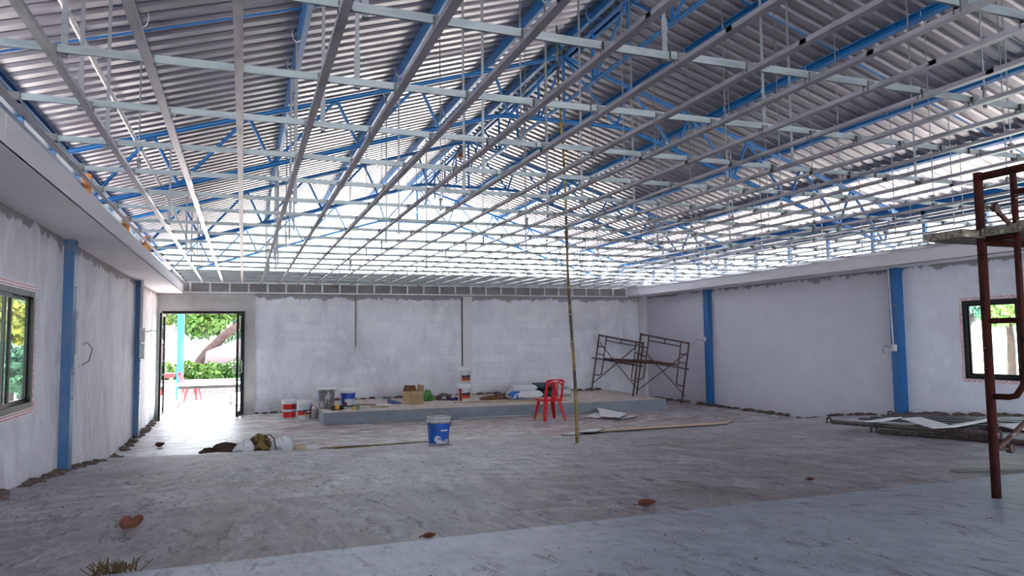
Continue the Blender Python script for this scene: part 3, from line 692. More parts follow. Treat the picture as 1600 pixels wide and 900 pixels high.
# ------------------------------------------------------------------ red chair
def chair(loc, rz, label, group=None):
    t = thing('plastic_chair', label, 'chair', loc, group, rot=(0, 0, rz))   # +y is the way the sitter faces
    mb = MB(); S = .41; w0, w1 = .205, .19
    out = [(-w1, -.19), (w1, -.19), (w0+.02, .16), (w0, .20), (w0-.05, .215), (-w0+.05, .215), (-w0, .20), (-w0-.02, .16)]
    mb.sheet([(x, y, S) for x, y in out], .014); 
    for i in range(len(out)):
        a, b = out[i], out[(i+1) % len(out)]; mb.bar((a[0], a[1], S-.012), (b[0], b[1], S-.012), .01, .045)
    part('seat', mb, M_red, t)
    for sx, sy in ((-1, -1), (1, -1), (-1, 1), (1, 1)):
        mb = MB(); tx, ty = sx*.17, (-.16 if sy < 0 else .185); bx, by = sx*.235, (-.27 if sy < 0 else .25)
        a = Vector((tx, ty, S)); b = Vector((bx, by, 0)); wt, wb = .075, .042
        vs = []
        for c, w in ((a, wt), (b, wb)):
            vs += [c+Vector((-sx*w, 0, 0)), c+Vector((0, 0, 0)), c+Vector((0, -sy*w, 0)), c+Vector((-sx*.006, -sy*w, 0)), c+Vector((-sx*.006, -sy*.006, 0)), c+Vector((-sx*w, -sy*.006, 0))]
        mb.add(vs, [(i, (i+1) % 6, 6+(i+1) % 6, 6+i) for i in range(6)] + [tuple(range(6)), tuple(range(6, 12))]); part('leg', mb, M_red, t)
    def bp(u, h): return Vector((u, -.19 - .12*h/.42 - .02*(1-(u/.2)**2), S + h))  # back surface
    def pl(us):  # thick plate from outline on the back surface
        n = len(us); A = [bp(*q) for q in us]; d = Vector((0, .016, 0))
        mb.add(A + [p+d for p in A], [tuple(range(n)), tuple(range(n, 2*n))[::-1]] + [(i, (i+1) % n, n+(i+1) % n, n+i) for i in range(n)])
    def strip_(a, b):
        for i in range(len(a)-1): pl([a[i], a[i+1], b[i+1], b[i]])
    mb = MB(); arc = []; inn = []
    for k in range(9):  # side uprights
        h = .33*k/8; arc.append((.195, h)); inn.append((.195-.05+.01*(k/8), h))
    for s in (-1, 1): strip_([(s*a, h) for a, h in arc], [(s*a, h) for a, h in inn])
    # rounded top panel with a hand hole
    N = 24
    outer = [(.195*math.copysign(abs(math.cos(PI*k/N))**.45, math.cos(PI*k/N)), (.33+.07*math.sin(PI*k/N)**.6)) for k in range(N+1)]
    hole_t = [(.075*math.cos(PI*k/N), .362+.014*math.sin(PI*k/N)) for k in range(N+1)]; hole_b = [(.075*math.cos(PI*k/N), .362-.014*math.sin(PI*k/N)) for k in range(N+1)]
    low = []
    for k in range(N+1):
        u = .195*math.cos(PI*k/N); a = abs(u)
        h = .33 if a < .055 else (.33 - .0 if a < .06 else .33 - .11*((a-.06)/.135)**1.2 if a > .145 else .33 - .015*((a-.1)/.045)**2)
        low.append((u, min(h, .33)))
    strip_(outer, hole_t); strip_(hole_b, low)
    pl([(.0752, .3625), (.195, .331), (.195, .329), (.0752, .3615)]); pl([(-.195, .331), (-.0752, .3625), (-.0752, .3615), (-.195, .329)])
    part('backrest', mb, M_red, t)
    for c in (-.046, 0, .046):
        mb = MB(); strip_([(c*1.25-.012, .33), (c*.8-.012, .2), (c*.9-.014, .08), (c*.95-.02, 0)], [(c*1.25+.012, .33), (c*.8+.012, .2), (c*.9+.014, .08), (c*.95+.02, 0)]); part('back_slat', mb, M_red, t)
    return t
chair((5.69, 13.15, 0), math.radians(2), 'red plastic chair standing in front of the stage')

# ------------------------------------------------------------------ things on the stage
t = thing('cardboard_box', 'open brown cardboard box on the stage', 'box', (3.46, 15.38, SZ), rot=(0, 0, .35))
mb = MB(); a, b, h, th = .17, .14, .27, .006
mb.bb(-a, a, -b, b, 0, th); mb.bb(-a, a, -b, -b+th, 0, h); mb.bb(-a, a, b-th, b, 0, h); mb.bb(-a, -a+th, -b, b, 0, h); mb.bb(a-th, a, -b, b, 0, h); part('body', mb, M_card, t)
mb = MB(); mb.plate([(-a, b, h), (a, b, h), (a-.02, b+.02, h+.12), (-a+.05, b+.02, h+.13)], (0, 1, 0), .006); part('flap', mb, M_cardd, t, 'brown back flap')
mb = MB(); mb.plate([(a, -b, h), (a, b, h), (a+.03, b-.02, h+.14), (a+.03, -b+.03, h+.12)], (1, 0, 0), .006); part('flap', mb, M_card, t)
mb = MB(); mb.plate([(-a, -b, h), (a, -b, h), (a, -b-.05, h-.09), (-a, -b-.05, h-.09)], (0, -1, 0), .006); part('flap', mb, M_card, t)
def lump(c, r, n=10, m=8, sq=(1, 1, 1), amp=.25, mi=0, seed=0, mbx=None):
    rng = random.Random(seed); mb = mbx or MB(); vs = []; ph = [rng.uniform(0, 6) for _ in range(6)]
    for i in range(m+1):
        th = PI*i/m
        for j in range(n):
            p = 2*PI*j/n
            k = 1 + amp*(.5*math.sin(2*p+ph[0])*math.sin(th*2+ph[1]) + .35*math.sin(3*p+ph[2]+th*3) + .25*math.sin(5*p+ph[3]+th*4) + rng.uniform(-.25, .25)*.6)
            k *= r
            z = math.cos(th)*k*sq[2]
            vs.append((c[0]+math.sin(th)*math.cos(p)*k*sq[0], c[1]+math.sin(th)*math.sin(p)*k*sq[1], max(c[2]+z, c[2]-r*sq[2]*.72)))
    fs = [(i*n+j, i*n+(j+1) % n, (i+1)*n+(j+1) % n, (i+1)*n+j) for i in range(m) for j in range(n)]
    mb.add(vs, fs, mi, True); return mb
def lz(z, r, sqz): return z + r*sqz*.72
mb = MB(); mb.plate([(2.95, 15.52, SZ), (3.24, 15.5, SZ), (3.24, 15.5, SZ+.03), (2.95, 15.52, SZ+.11)], (0.02, 1, 0), .17); solo('dustpan', mb, M_navy, 'blue wedge-shaped dustpan lying beside the cardboard box', 'dustpan')
solo('plastic_bag', lump((3.9, 15.95, lz(SZ, .15, .9)), .15, 16, 12, (1, .8, .9), .35, 0, 3), M_green, 'crumpled green plastic bag right of the cardboard box', 'bag')
t = thing('power_tool', 'dark power tool case left of the stacked buckets', 'tool', (4.3, 16.1, SZ)); mb = MB(); mb.bb(4.18, 4.46, 16.0, 16.15, SZ, SZ+.1); part('body', mb, M_blackl, t); mb = MB(); mb.bb(4.26, 4.36, 15.985, 16.0, SZ+.03, SZ+.08); part('nameplate', mb, M_whited, t); mb = MB(); mb.tube([(4.24, 16.07, SZ+.1), (4.26, 16.07, SZ+.14), (4.38, 16.07, SZ+.14), (4.40, 16.07, SZ+.1)], .012, 8); part('handle', mb, M_blackl, t)
solo('rag', lump((4.12, 16.25, lz(SZ, .09, .6)), .09, 12, 8, (1.4, 1, .6), .4, 0, 8), M_card, 'tan rag left of the dark power tool', 'rag')
def shoe(x, y, rz, label):
    t = thing('sandal', label, 'shoe', (x, y, SZ), 'worn shoes on the stage', rot=(0, 0, rz)); mb = MB()
    o = [(-.13, -.03), (-.1, -.045), (0, -.035), (.08, -.05), (.13, -.03), (.14, .01), (.1, .045), (0, .035), (-.1, .04)]
    mb.sheet([(a, b, 0) for a, b in o], .025); part('sole', mb, M_blackl, t)
    mb = MB(); vs = []
    for k in range(7):
        q = -1+2*k/6; vs += [(.0, q*.045, .025+.05*(1-q*q)), (.1, q*.048, .025+.045*(1-q*q))]
    mb.add(vs, [(2*i, 2*i+1, 2*i+3, 2*i+2) for i in range(6)], 0, True); mb.add([Vector(v)+Vector((0, 0, -.006)) for v in vs], [(2*i+2, 2*i+3, 2*i+1, 2*i) for i in range(6)]); part('upper', mb, M_navy if 'navy' in label else M_brownl, t)
shoe(4.52, 15.85, .3, 'navy worn shoe just left of the stacked buckets'); shoe(4.40, 15.95, .2, 'brown worn shoe behind the navy shoe')
solo('crumpled_cloth', lump((5.28, 15.62, lz(SZ, .15, .33)), .15, 16, 9, (1.6, .9, .33), .35, 0, 12), M_cardd, 'flat brown cloth on the stage right of the stacked buckets', 'cloth')
t = thing('tool_case', 'small dark brown case left of the white sacks', 'case', (5.55, 15.6, SZ)); mb = MB(); mb.bb(5.42, 5.68, 15.52, 15.7, SZ, SZ+.11); part('body', mb, M_brownl, t); mb = MB(); mb.bb(5.41, 5.69, 15.51, 15.71, SZ+.11, SZ+.13); part('lid', mb, M_blackl, t)
solo('brown_pouch', lump((5.76, 15.5, lz(SZ, .08, .6)), .08, 12, 8, (1.1, .8, .6), .3, 0, 14), M_brownl, 'small brown pouch between the dark case and the sacks', 'pouch')
def sack(c, L, W, H, rz, mat, label, seed):
    rng = random.Random(seed); mb = MB(); n, m = 24, 20; vs = []
    for i in range(m+1):
        u = -1+2*i/m; e = max(0, 1-abs(u)**4)**.5
        for j in range(n):
            p = 2*PI*j/n; cx = math.copysign(abs(math.cos(p))**.7, math.cos(p)); sx = math.copysign(abs(math.sin(p))**.8, math.sin(p))
            k = (.35+.65*e)*(1+.06*math.sin(3*p+4*u)+rng.uniform(-.03, .03))
            vs.append((u*L/2, cx*W/2*(.85+.15*e)*(1+rng.uniform(-.02, .02)), H/2+max(-H/2, sx*H/2*k)))
    fs = [(i*n+j, i*n+(j+1) % n, (i+1)*n+(j+1) % n, (i+1)*n+j) for i in range(m) for j in range(n)] + [tuple(range(n)), tuple(range(m*n, m*n+n))[::-1]]
    mb.add(vs, fs, 0, True); mb.xf(Matrix.Translation(c) @ Matrix.Rotation(rz, 4, 'Z')); return solo('cement_sack', mb, mat, label, 'sack', 'sacks on the stage')
sack((6.16, 15.45, SZ), .62, .38, .19, -.05, M_sackw, 'lower white and blue sack lying on the stage', 21)
sack((6.08, 15.52, SZ+.17), .6, .26, .15, .06, M_sackw, 'rolled white sack lying on top of the other sack', 22)
sack((5.80, 15.42, SZ+.005), .34, .26, .19, .25, M_sack, 'folded blue and white sack at the left of the sacks', 23)
def roll(x0, x1, y, z, r, label, end):
    t = thing('membrane_roll', label, 'roll', ((x0+x1)/2, y, z-r), 'dark rolls behind the chair'); mb = MB(); xs = [x0, x0+(x1-x0)*.62, x1]
    mb.tube([(xs[0], y, z), (xs[1], y, z)], r, 20); part('roll_body', mb, M_teal, t)
    mb = MB(); mb.tube([(xs[1], y, z), (xs[2], y, z)], r*1.01, 20); part('printed_wrap', mb, M_greyl, t, 'pale printed wrapper')
    mb = MB(); mb.tube([(xs[2]-.005, y, z), (xs[2]+.004, y, z)], r*.55, 16); mb.tube([(xs[2], y, z), (xs[2]+.008, y, z)], r*.25, 12, mi=1); part('core', mb, [M_white, M_blackl], t)
roll(6.45, 7.35, 15.75, SZ+.085, .085, 'lower dark roll with pale wrapper behind the red chair', 0); roll(6.42, 7.28, 15.78, SZ+.255, .085, 'upper dark roll with pale wrapper behind the red chair', 0); roll(6.5, 7.4, 15.96, SZ+.085, .085, 'hindmost dark roll on the stage behind the red chair', 0)
def stick(p, q, w, h, mat, label, cat='stick', name='timber_batten', group=None):
    mb = MB(); mb.bar(p, q, w, h); return solo(name, mb, mat, label, cat, group)
stick((4.3, 15.2, SZ+.012), (6.7, 14.55, SZ+.012), .05, .02, M_card, 'long thin timber batten on the stage before the sacks')
stick((2.5, 15.05, SZ+.012), (2.8, 14.8, SZ+.012), .035, .02, M_card, 'short timber offcut on the stage right of the blue bucket')
stick((2.65, 15.35, SZ+.01), (2.98, 15.42, SZ+.01), .05, .018, M_plast, 'short white strip on the stage left of the dustpan')
stick((2.2, 15.7, SZ+.01), (2.7, 15.5, SZ+.01), .025, .018, M_cardd, 'thin brown stick lying behind the blue bucket')
t = thing('power_drill', 'black and yellow drill lying at the front left of the stage', 'drill', (1.75, 14.72, SZ)); mb = MB(); mb.tube([(1.64, 14.72, SZ+.05), (1.72, 14.72, SZ+.05), (1.86, 14.72, SZ+.05), (1.9, 14.72, SZ+.05)], [.04, .045, .045, .025], 14); part('body', mb, M_blackl, t); mb = MB(); mb.tube([(1.73, 14.72, SZ+.05), (1.81, 14.72, SZ+.05)], .047, 14); part('band', mb, M_yell, t); mb = MB(); mb.tube([(1.7, 14.7, SZ+.03), (1.68, 14.6, SZ+.022)], .02, 10); part('handle', mb, M_blackl, t)
t = thing('tape_measure', 'yellow and green tape measure near the front of the stage', 'tape measure', (2.14, 14.72, SZ)); mb = MB(); mb.bb(2.07, 2.13, 14.68, 14.76, SZ, SZ+.05); part('tape_case', mb, M_yell, t); mb = MB(); mb.bb(2.13, 2.21, 14.67, 14.77, SZ, SZ+.065); part('clip_side', mb, M_green, t)
stick((1.93, 14.75, SZ+.012), (2.06, 14.8, SZ+.012), .02, .016, M_plast, 'white peg between the drill and the tape measure')

# light profiles along the foot of the stage
stick((4.08, 14.05, .02), (4.75, 14.02, .02), .035, .025, M_galv2, 'short pale metal profile at the foot of the stage', 'profile', 'metal_profile')
stick((4.85, 14.03, .02), (6.4, 13.86, .02), .035, .025, M_galv2, 'long pale metal profile at the foot of the stage behind the chair', 'profile', 'metal_profile')
mb = MB(); mb.box((5.72, 13.78, .035), (.14, .06, .07), .1); solo('brick_offcut', mb, M_card, 'small brown offcut under the chair by the stage', 'offcut')

# boards on the floor
def board(pts, th, mats, label, group=None, name='plasterboard_sheet'):
    mb = MB(); n = len(pts); pts = [Vector(p) for p in pts]; up = Vector((0, 0, th))
    mb.add(pts+[p+up for p in pts], [tuple(range(n, 2*n))], 0); mb.add(pts+[p+up for p in pts], [tuple(range(n))[::-1]] + [(i, (i+1) % n, n+(i+1) % n, n+i) for i in range(n)], 1)
    return solo(name, mb, mats, label, 'board', group)
board([(6.45, 13.15, .004), (6.95, 12.5, .004), (7.35, 12.6, .03), (6.9, 13.6, .03)], .012, [M_plast, M_dkedge], 'lower white board of the pair lying right of the bamboo pole', 'white board offcuts')
board([(7.15, 13.95, .10), (6.62, 12.75, .045), (6.84, 12.42, .045), (7.22, 12.75, .075)], .012, [M_plast, M_dkedge], 'upper white board of the pair lying right of the bamboo pole', 'white board offcuts')
board([(4.20, 9.3, fz(9.3)+.004), (4.34, 9.0, fz(9.0)+.006), (4.98, 9.95, fz(9.95)+.006), (4.85, 10.15, fz(10.15)+.006)], .012, [M_plast, M_dkedge], 'white board scrap on the floor left of the foot of the pole', 'white board scraps')
board([(4.42, 9.25, fz(9.25)+.028), (4.62, 9.05, fz(9.05)+.028), (5.3, 10.1, fz(10.1)+.03), (5.15, 10.25, fz(10.25)+.03)], .012, [M_plast, M_dkedge], 'white board scrap lying right of the foot of the pole', 'white board scraps')
board([(5.25, 10.3, fz(10.3)+.012), (4.75, 9.35, fz(9.35)+.012), (7.0, 9.3, fz(9.3)+.012), (7.85, 10.3, fz(10.3)+.012)], .012, [M_beige, M_dkedge], 'long beige board lying flat right of the bamboo pole')
# thin rods and scraps by the slab edge
for a, b, lab in (((.98, 10.1), (2.3, 10.05), 'longest of the thin rods lying left of the lone bucket'), ((1.05, 9.8), (1.95, 9.95), 'middle thin rod lying left of the lone bucket'), ((1.12, 9.6), (2.6, 9.98), 'nearest of the thin rods lying left of the lone bucket')):
    mb = MB(); mb.tube([(*a, fz(a[1])+.010), (*b, fz(b[1])+.010)], .008, 8); solo('steel_rod', mb, M_bamboo, lab, 'rod', 'thin rods on the floor')
# rubbish by the slab edge
solo('dirty_cloth', lump((-.2, 11.28, lz(0, .11, .75)), .11, 18, 10, (1.9, .9, .8), .45, 0, 31), M_cloth, 'dark dirty cloth in the rubbish by the slab edge', 'cloth')
solo('cloth_scrap', lump((-.46, 11.3, lz(0, .06, .75)), .06, 12, 8, (1.5, .9, .9), .5, 0, 36), M_cloth, 'small dark cloth scrap at the left end of the rubbish', 'cloth')
solo('rubbish_bag', lump((.26, 11.32, lz(0, .14, .85)), .14, 18, 12, (1.25, .8, .95), .35, 0, 32), M_bagy, 'yellow and dark rubbish heap between the white bags', 'rubbish')
solo('plastic_bag', lump((.02, 11.16, lz(0, .085, .9)), .085, 26, 18, (1.5, .8, 1.0), .8, 0, 33), M_white, 'white plastic bag between the dark cloth and the rubbish heap', 'bag', 'white bags in the rubbish')
solo('plastic_bag', lump((.56, 11.2, lz(0, .11, .8)), .11, 26, 18, (1.2, .8, .95), .85, 0, 34), M_white, 'white plastic bag right of the rubbish heap', 'bag', 'white bags in the rubbish')
mb = MB(); mb.tube([(.3, 11.2, .14), (.32, 11.15, .24), (.38, 11.12, .26), (.44, 11.12, .2), (.47, 11.1, .04)], .009, 8); solo('bent_wire', mb, M_cloth, 'bent brown wire sticking out of the rubbish heap', 'wire')
solo('paper_scrap', lump((.8, 11.05, lz(0, .07, .8)), .07, 12, 8, (1.2, .7, .9), .4, 0, 35), M_beige, 'small beige scrap at the end of the rubbish', 'scrap')

# dry leaves and straw
def leaf(x, y, s, rz, label, curl=.5):
    z = fz(y)+.006; mb = MB(); N = 9; vs = []
    for i in range(N+1):
        u = i/N; w = math.sin(PI*u)**.8*.36
        for q in (-1, -.5, 0, .5, 1): vs.append((s*(u-.5), s*w*q*(1-.25*curl), s*(curl*.5*w*abs(q)*1.6 + .18*curl*(2*u-1)**2)))
    fs = [(i*5+j, (i+1)*5+j, (i+1)*5+j+1, i*5+j+1) for i in range(N) for j in range(4)]
    mb.add(vs, fs, 0, True); mb.add([Vector(v)+Vector((0, 0, -.002)) for v in vs], [f[::-1] for f in fs], 0, True); mb.tube([(-s*.5, 0, s*.18*curl), (-s*.72, .02*s, s*.1)], .003, 5)
    mz = min(v.z for v in mb.v); mb.xf(Matrix.Translation((x, y, z-mz)) @ Matrix.Rotation(rz, 4, 'Z')); return solo('dry_leaf', mb, M_leaf, label, 'leaf', 'dry leaves on the floor')
def heart_leaf(x, y, w, h, label):
    mb = MB(); N = 28; z = fz(y); pts = []
    for k in range(N):
        a = 2*PI*k/N; u = 16*math.sin(a)**3/17; v = (13*math.cos(a)-5*math.cos(2*a)-2*math.cos(3*a)-math.cos(4*a))/17
        pts.append((u*w/2 + v*w*.12, .35*h*v, max(0, (v+.45))*h*.75))
    c = (0, .02, h*.3)
    mb.add([c]+pts, [(0, 1+(k+1) % N, 1+k) for k in range(N)], 0, True); mb.add([(p[0], p[1]+.004, p[2]) for p in [c]+pts], [(0, 1+k, 1+(k+1) % N) for k in range(N)], 0, True)
    mb.xf(Matrix.Translation((x, y, z+.002))); return solo('dry_leaf', mb, M_leaf, label, 'leaf', 'dry leaves on the floor')
heart_leaf(-.56, 4.45, .125, .075, 'heart-shaped dry brown leaf on the floor at the near left'); leaf(-1.18, 12.4, .2, .9, 'dry brown leaf on the tiles near the left wall', 1.2)
leaf(2.14, 3.58, .14, .2, 'curled reddish dry leaf at the near centre of the floor', .8); leaf(.84, 3.4, .07, .1, 'small dark curled leaf at the edge of the blue-grey screed', 1.0); leaf(3.55, 3.85, .06, -.2, 'tiny dry leaf left of the rusty scaffold leg', .8)
mb = MB()
for k in range(70):
    a = random.uniform(0, 2*PI); r = random.uniform(0, .09); x, y = -.5+r*math.cos(a)*1.3, 3.42+r*math.sin(a)*.6; z = fz(y)
    mb.tube([(x, y, z), (x+random.uniform(-.05, .05), y+random.uniform(-.03, .03), z+random.uniform(.02, .06))], .002, 4)
solo('dry_grass_tuft', mb, M_straw, 'tuft of dry straw at the bottom left of the floor', 'straw')
# crumbs of plaster scattered over the floor, and rubble along the wall feet
mb = MB(); rr = random.Random(5)
for k in range(2200):
    y = rr.uniform(2.2, 13.8) if k % 3 else rr.uniform(2.2, 7); x = rr.uniform(-1.6, 9.9); s = rr.choice((.003, .004, .006, .009)); z = fz(y)
    mb.add([(x-s, y-s*.5, z), (x+s, y-s*.4, z), (x+s*.3, y+s*.7, z), (x, y, z+s*.8)], [(0, 1, 3), (1, 2, 3), (2, 0, 3)])
solo('floor_crumbs', mb, M_dirt, 'dark crumbs and grit scattered over the floor', 'grit', kind='stuff')
def rubble(name, pts, n, rmax, label, zf, lim=(-1e9, 1e9, 1e9)):
    mb = MB(); rr = random.Random(len(pts)+n)
    for k in range(n):
        u = rr.random()*(len(pts)-1); i = int(u); f = u-i; a, b = Vector(pts[i]), Vector(pts[i+1]); p = a.lerp(b, f)
        r = rmax*rr.uniform(.3, 1); lump((p.x+rr.uniform(-.06, .06), p.y+rr.uniform(-.06, .06), zf(p)+r*.15), r, 7, 5, (1.2, 1.2, .45), .5, 0, k, mb)
    mb.v = [Vector((min(max(p.x, lim[0]), lim[1]), min(p.y, lim[2]), p.z)) for p in mb.v]
    solo(name, mb, M_dirt, label, 'rubble', kind='stuff')
rubble('wall_rubble', [(XL+.06, 6.2), (XL+.07, 17.0)], 130, .07, 'mortar droppings along the foot of the left wall', lambda p: fz(p.y), (XL+.012, 1e9, 1e9))
rubble('wall_rubble', [(XR-.08, 5.5), (XR-.1, 16.5)], 130, .09, 'mortar droppings along the foot of the right wall', lambda p: fz(p.y), (-1e9, XR-.012, 1e9))
rubble('wall_rubble', [(1.6, YB-.06), (9.0, YB-.06)], 90, .08, 'mortar droppings along the foot of the end wall on the stage', lambda p: SZ, (-1e9, 1e9, YB-.025))
rubble('wall_rubble', [(.3, YB-.06), (1.4, YB-.06)], 20, .06, 'mortar droppings at the foot of the end wall by the doorway', lambda p: 0, (-1e9, 1e9, YB-.04))

# ------------------------------------------------------------------ bamboo pole
t = thing('bamboo_pole', 'tall thin bamboo pole leaning up through the ceiling grid', 'pole', (3.67, 7.68, fz(7.68)))
A, B = Vector((3.67, 7.68, fz(7.68))), Vector((3.73, 8.2, 5.62)); mb = MB(); pts = [A.lerp(B, k/16)+Vector((.012*math.sin(k*.8), 0, 0)) for k in range(17)]
mb.tube(pts, [.021-.010*k/16 for k in range(17)], 10); part('culm', mb, M_bamboo, t)
for k in range(1, 17):
    p = A.lerp(B, (k-.4)/16)+Vector((.012*math.sin((k-.4)*.8), 0, 0)); mb = MB(); mb.tube([p-Vector((0, 0, .008)), p+Vector((0, 0, .008))], .0235-.010*k/16, 10)
    part('node_ring', mb, M_node, t)

# ------------------------------------------------------------------ tilted scaffold by the stage
def frame_mb(W, H, y, z_mid):
    mb = MB(); r = .021
    for x in (0, W): mb.tube([(x, y, 0), (x, y, H)], r, 10)
    mb.tube([(0, y, H-.03), (W, y, H-.03)], r, 10)
    i0 = .22
    for a, s in ((0, 1), (W, -1)):
        xi = a+s*i0
        mb.tube([(xi, y, H-.03), (xi, y, .52), (xi-s*.015, y, .46), (xi-s*.06, y, .43), (a, y, .43)], .015, 8)
        for z in (H-.32, H-.52): mb.tube([(a, y, z), (xi, y, z)], .014, 8)
    mb.tube([(i0, y, H-.14), (W-i0, y, H-.14)], .014, 8); mb.tube([(W/2, y, H-.14), (W/2, y, H-.03)], .014, 8)
    return mb
TA = math.atan2(.23, 1.32)
t = thing('tilted_scaffold', 'tilted rusty scaffold tower half on the stage in the far corner', 'scaffold', (8.52, 14.78, SZ), rot=(0, TA, 0))
Ws, Hs, Ds = 1.34, 1.5, 2.12
part('side_frame', frame_mb(Ws, Hs, 0, .86), M_rust2, t); part('side_frame', frame_mb(Ws, Hs, Ds, .86), M_rust2, t)
for x in (0, Ws):
    mb = MB(); mb.tube([(x+.03, .0, Hs-.22), (x+.03, Ds, .22)], .012, 8); mb.tube([(x+.045, 0, .22), (x+.045, Ds, Hs-.22)], .012, 8); part('cross_brace', mb, M_rust2, t)
def tower_pt(x, y, z): return Matrix.Translation((8.52, 14.78, SZ)) @ Matrix.Rotation(TA, 4, 'Y') @ Vector((x, y, z))
for k, (x, wd, y0, y1, lab) in enumerate(((.40, .22, -.12, Ds+.1, 'left walk board across the middle of the tilted scaffold'), (.67, .26, -.06, Ds+.12, 'reddish walk board in the middle of the tilted scaffold'), (.94, .22, -.1, Ds+.1, 'right walk board across the middle of the tilted scaffold'))):
    mb = MB(); mb.bb(x-wd/2, x+wd/2, y0, y1, .875+.008*k, .905+.008*k); mb.v = [tower_pt(*p) for p in mb.v]
    solo('walk_board', mb, M_woodr, lab, 'plank', 'planks on the tilted scaffold')
for y in (0.0, Ds):
    mb = MB(); mb.tube([tower_pt(-.1, y+.03, .855), tower_pt(Ws+.1, y+.03, .855)], .018, 8)
    solo('putlog_bar', mb, M_rustd, 'rusty bar carrying the boards at the ' + ('front' if y == 0 else 'back') + ' of the tilted scaffold', 'bar', 'bars under the scaffold boards')

# ------------------------------------------------------------------ near scaffold at the right
t = thing('rusty_scaffold', 'tall dark rusty scaffold frame at the right edge of view', 'scaffold', (3.66, 2.66, .75))
def near_frame(x, y0, y1, z0, zt):
    mb = MB(); r = .0225
    for y in (y0, y1): mb.tube([(x, y, z0), (x, y, zt)], r, 14)
    mb.tube([(x, y0, zt-.025), (x, y1, zt-.025)], .021, 12)
    for yy, s in ((y0, -1), (y1, 1)):
        yi = yy+s*.185
        mb.tube([(x, yi, zt-.03), (x, yi, 1.42), (x, yi-s*.012, 1.34), (x, yi-s*.05, 1.285), (x, yi-s*.09, 1.275), (x, yy, 1.272)], .016, 10)
        for z in (1.665, zt-.36): mb.tube([(x, yy, z), (x, yi, z)], .015, 10)
    mb.tube([(x, y0-.185, zt-.14), (x, y1+.185, zt-.14)], .015, 10)
    return mb
part('side_frame', near_frame(3.66, 2.66, 1.44, .75, 2.455), M_rust, t); part('side_frame', near_frame(5.49, 2.66, 1.44, .75, 2.455), M_rust, t)
for a_, b_ in (((3.70, 2.66, 1.0), (5.45, 2.66, 2.05)), ((3.72, 2.63, 2.27), (5.45, 2.63, 1.05))):
    mb = MB(); mb.tube([a_, b_], .014, 10); part('cross_brace', mb, M_rust2, t)
for z in (1.0, 2.27):
    mb = MB(); mb.tube([(3.66, 2.64, z), (3.76, 2.64, z)], .008, 8); mb.box((3.75, 2.64, z), (.014, .03, .045)); mb.tube([(3.735, 2.64, z), (3.765, 2.64, z)], .02, 8)
    part('brace_bolt', mb, M_rustd, t)
for y in (2.66, 1.44): mb = MB(); mb.bar((3.66, y, 2.08), (5.49, y, 2.08), .03, .03); part('bearer', mb, M_rust, t)
for k, y in enumerate((2.74, 2.50, 2.27, 2.03)):
    mb = MB(); a = 3.48+.1*(k == 1)+.02*k
    n = 14; vs = []
    for i in range(n+1):
        x = a+(5.75-a)*i/n; w = .115+random.uniform(-.006, .006); z = 2.1+.004*k+random.uniform(-.002, .002)
        vs += [(x, y-w, z), (x, y+w, z), (x, y+w-.004, z+.04), (x, y-w+.004, z+.042)]
    mb.add(vs, [(4*i+j, 4*i+(j+1) % 4, 4*i+4+(j+1) % 4, 4*i+4+j) for i in range(n) for j in range(4)] + [(3, 2, 1, 0), (4*n, 4*n+1, 4*n+2, 4*n+3)])
    solo('scaffold_plank', mb, M_wood, ('far', 'second', 'third', 'nearest')[k] + ' weathered plank of the four lying across the rusty scaffold frame', 'plank', 'planks on the rusty scaffold')
# flat strip behind its leg
stick((4.62, 3.66, fz(3.66)+.012), (5.5, 3.2, fz(3.2)+.02), .07, .006, M_clip, 'flat grey metal strip on the floor behind the rusty scaffold leg', 'strip', 'metal_strip')

# ------------------------------------------------------------------ steel walkway frames lying on the floor at the right
def hookpts(p, d, r=.045):
    d = d.normalized(); return [p + d*(r*1.2 - r*1.1 - r*1.1*math.cos(a) + 0) + Vector((0, 0, r*math.sin(a)+.01)) for a in [PI*1.15*k/9 - .15 for k in range(10)]]
def walkway(a0, a1, b0, b1, label, lift, nb):
    a0, a1, b0, b1 = [Vector((x, y, fz(y)+lift)) for x, y in (a0, a1, b0, b1)]
    t = thing('walkway_frame', label, 'scaffold part', (a0+b1)/2, 'walkway frames on the floor')
    for p, q in ((a0, a1), (b0, b1)):
        mb = MB(); mb.tube([p, q], .026, 12); rl = part('side_rail', mb, M_rustd, t)
        d = (q-p).normalized()
        for e, s in ((p, -1), (q, 1)):
            mb = MB(); mb.tube([e, e+d*s*.1], [.03, .018], 10)
            c = e+d*s*.13; mb.tube([c+d*s*(.045*math.cos(w)) + Vector((0, 0, .045*math.sin(w)+.005)) for w in [PI - 1.2*PI*k/10 for k in range(11)]], .012, 8)
            part('hook', mb, M_rustd, rl)
    for k in range(nb):
        f = (k+.5)/nb; mb = MB(); mb.bar(a0.lerp(a1, f)-Vector((0, 0, .012)), b0.lerp(b1, f)-Vector((0, 0, .012)), .05, .02); part('cross_bar', mb, M_rustd, t)
    return t
def Fx(x, y): return (x, y)
walkway((6.78, 6.9), (6.34, 4.68), (8.35, 7.4), (8.0, 5.3), 'upper rusty walkway frame with hooked ends lying at the right', .10, 3)
walkway((6.62, 6.06), (6.44, 4.0), (7.7, 6.25), (7.55, 4.2), 'lower rusty walkway frame lying under the other at the right', .034, 2)
def lay(pts, label):
    pts = [Vector((x, y, fz(y)+dz)) for x, y, dz in pts]; mb = MB(); mb.sheet(pts, .01); return solo('white_panel_strip', mb, M_plast, label, 'strip', 'white strips on the walkway frames')
lay([(7.1, 6.24, .14), (7.4, 6.24, .14), (6.42, 5.04, .135), (6.17, 5.07, .135)], 'widest white strip lying on the walkway frames')
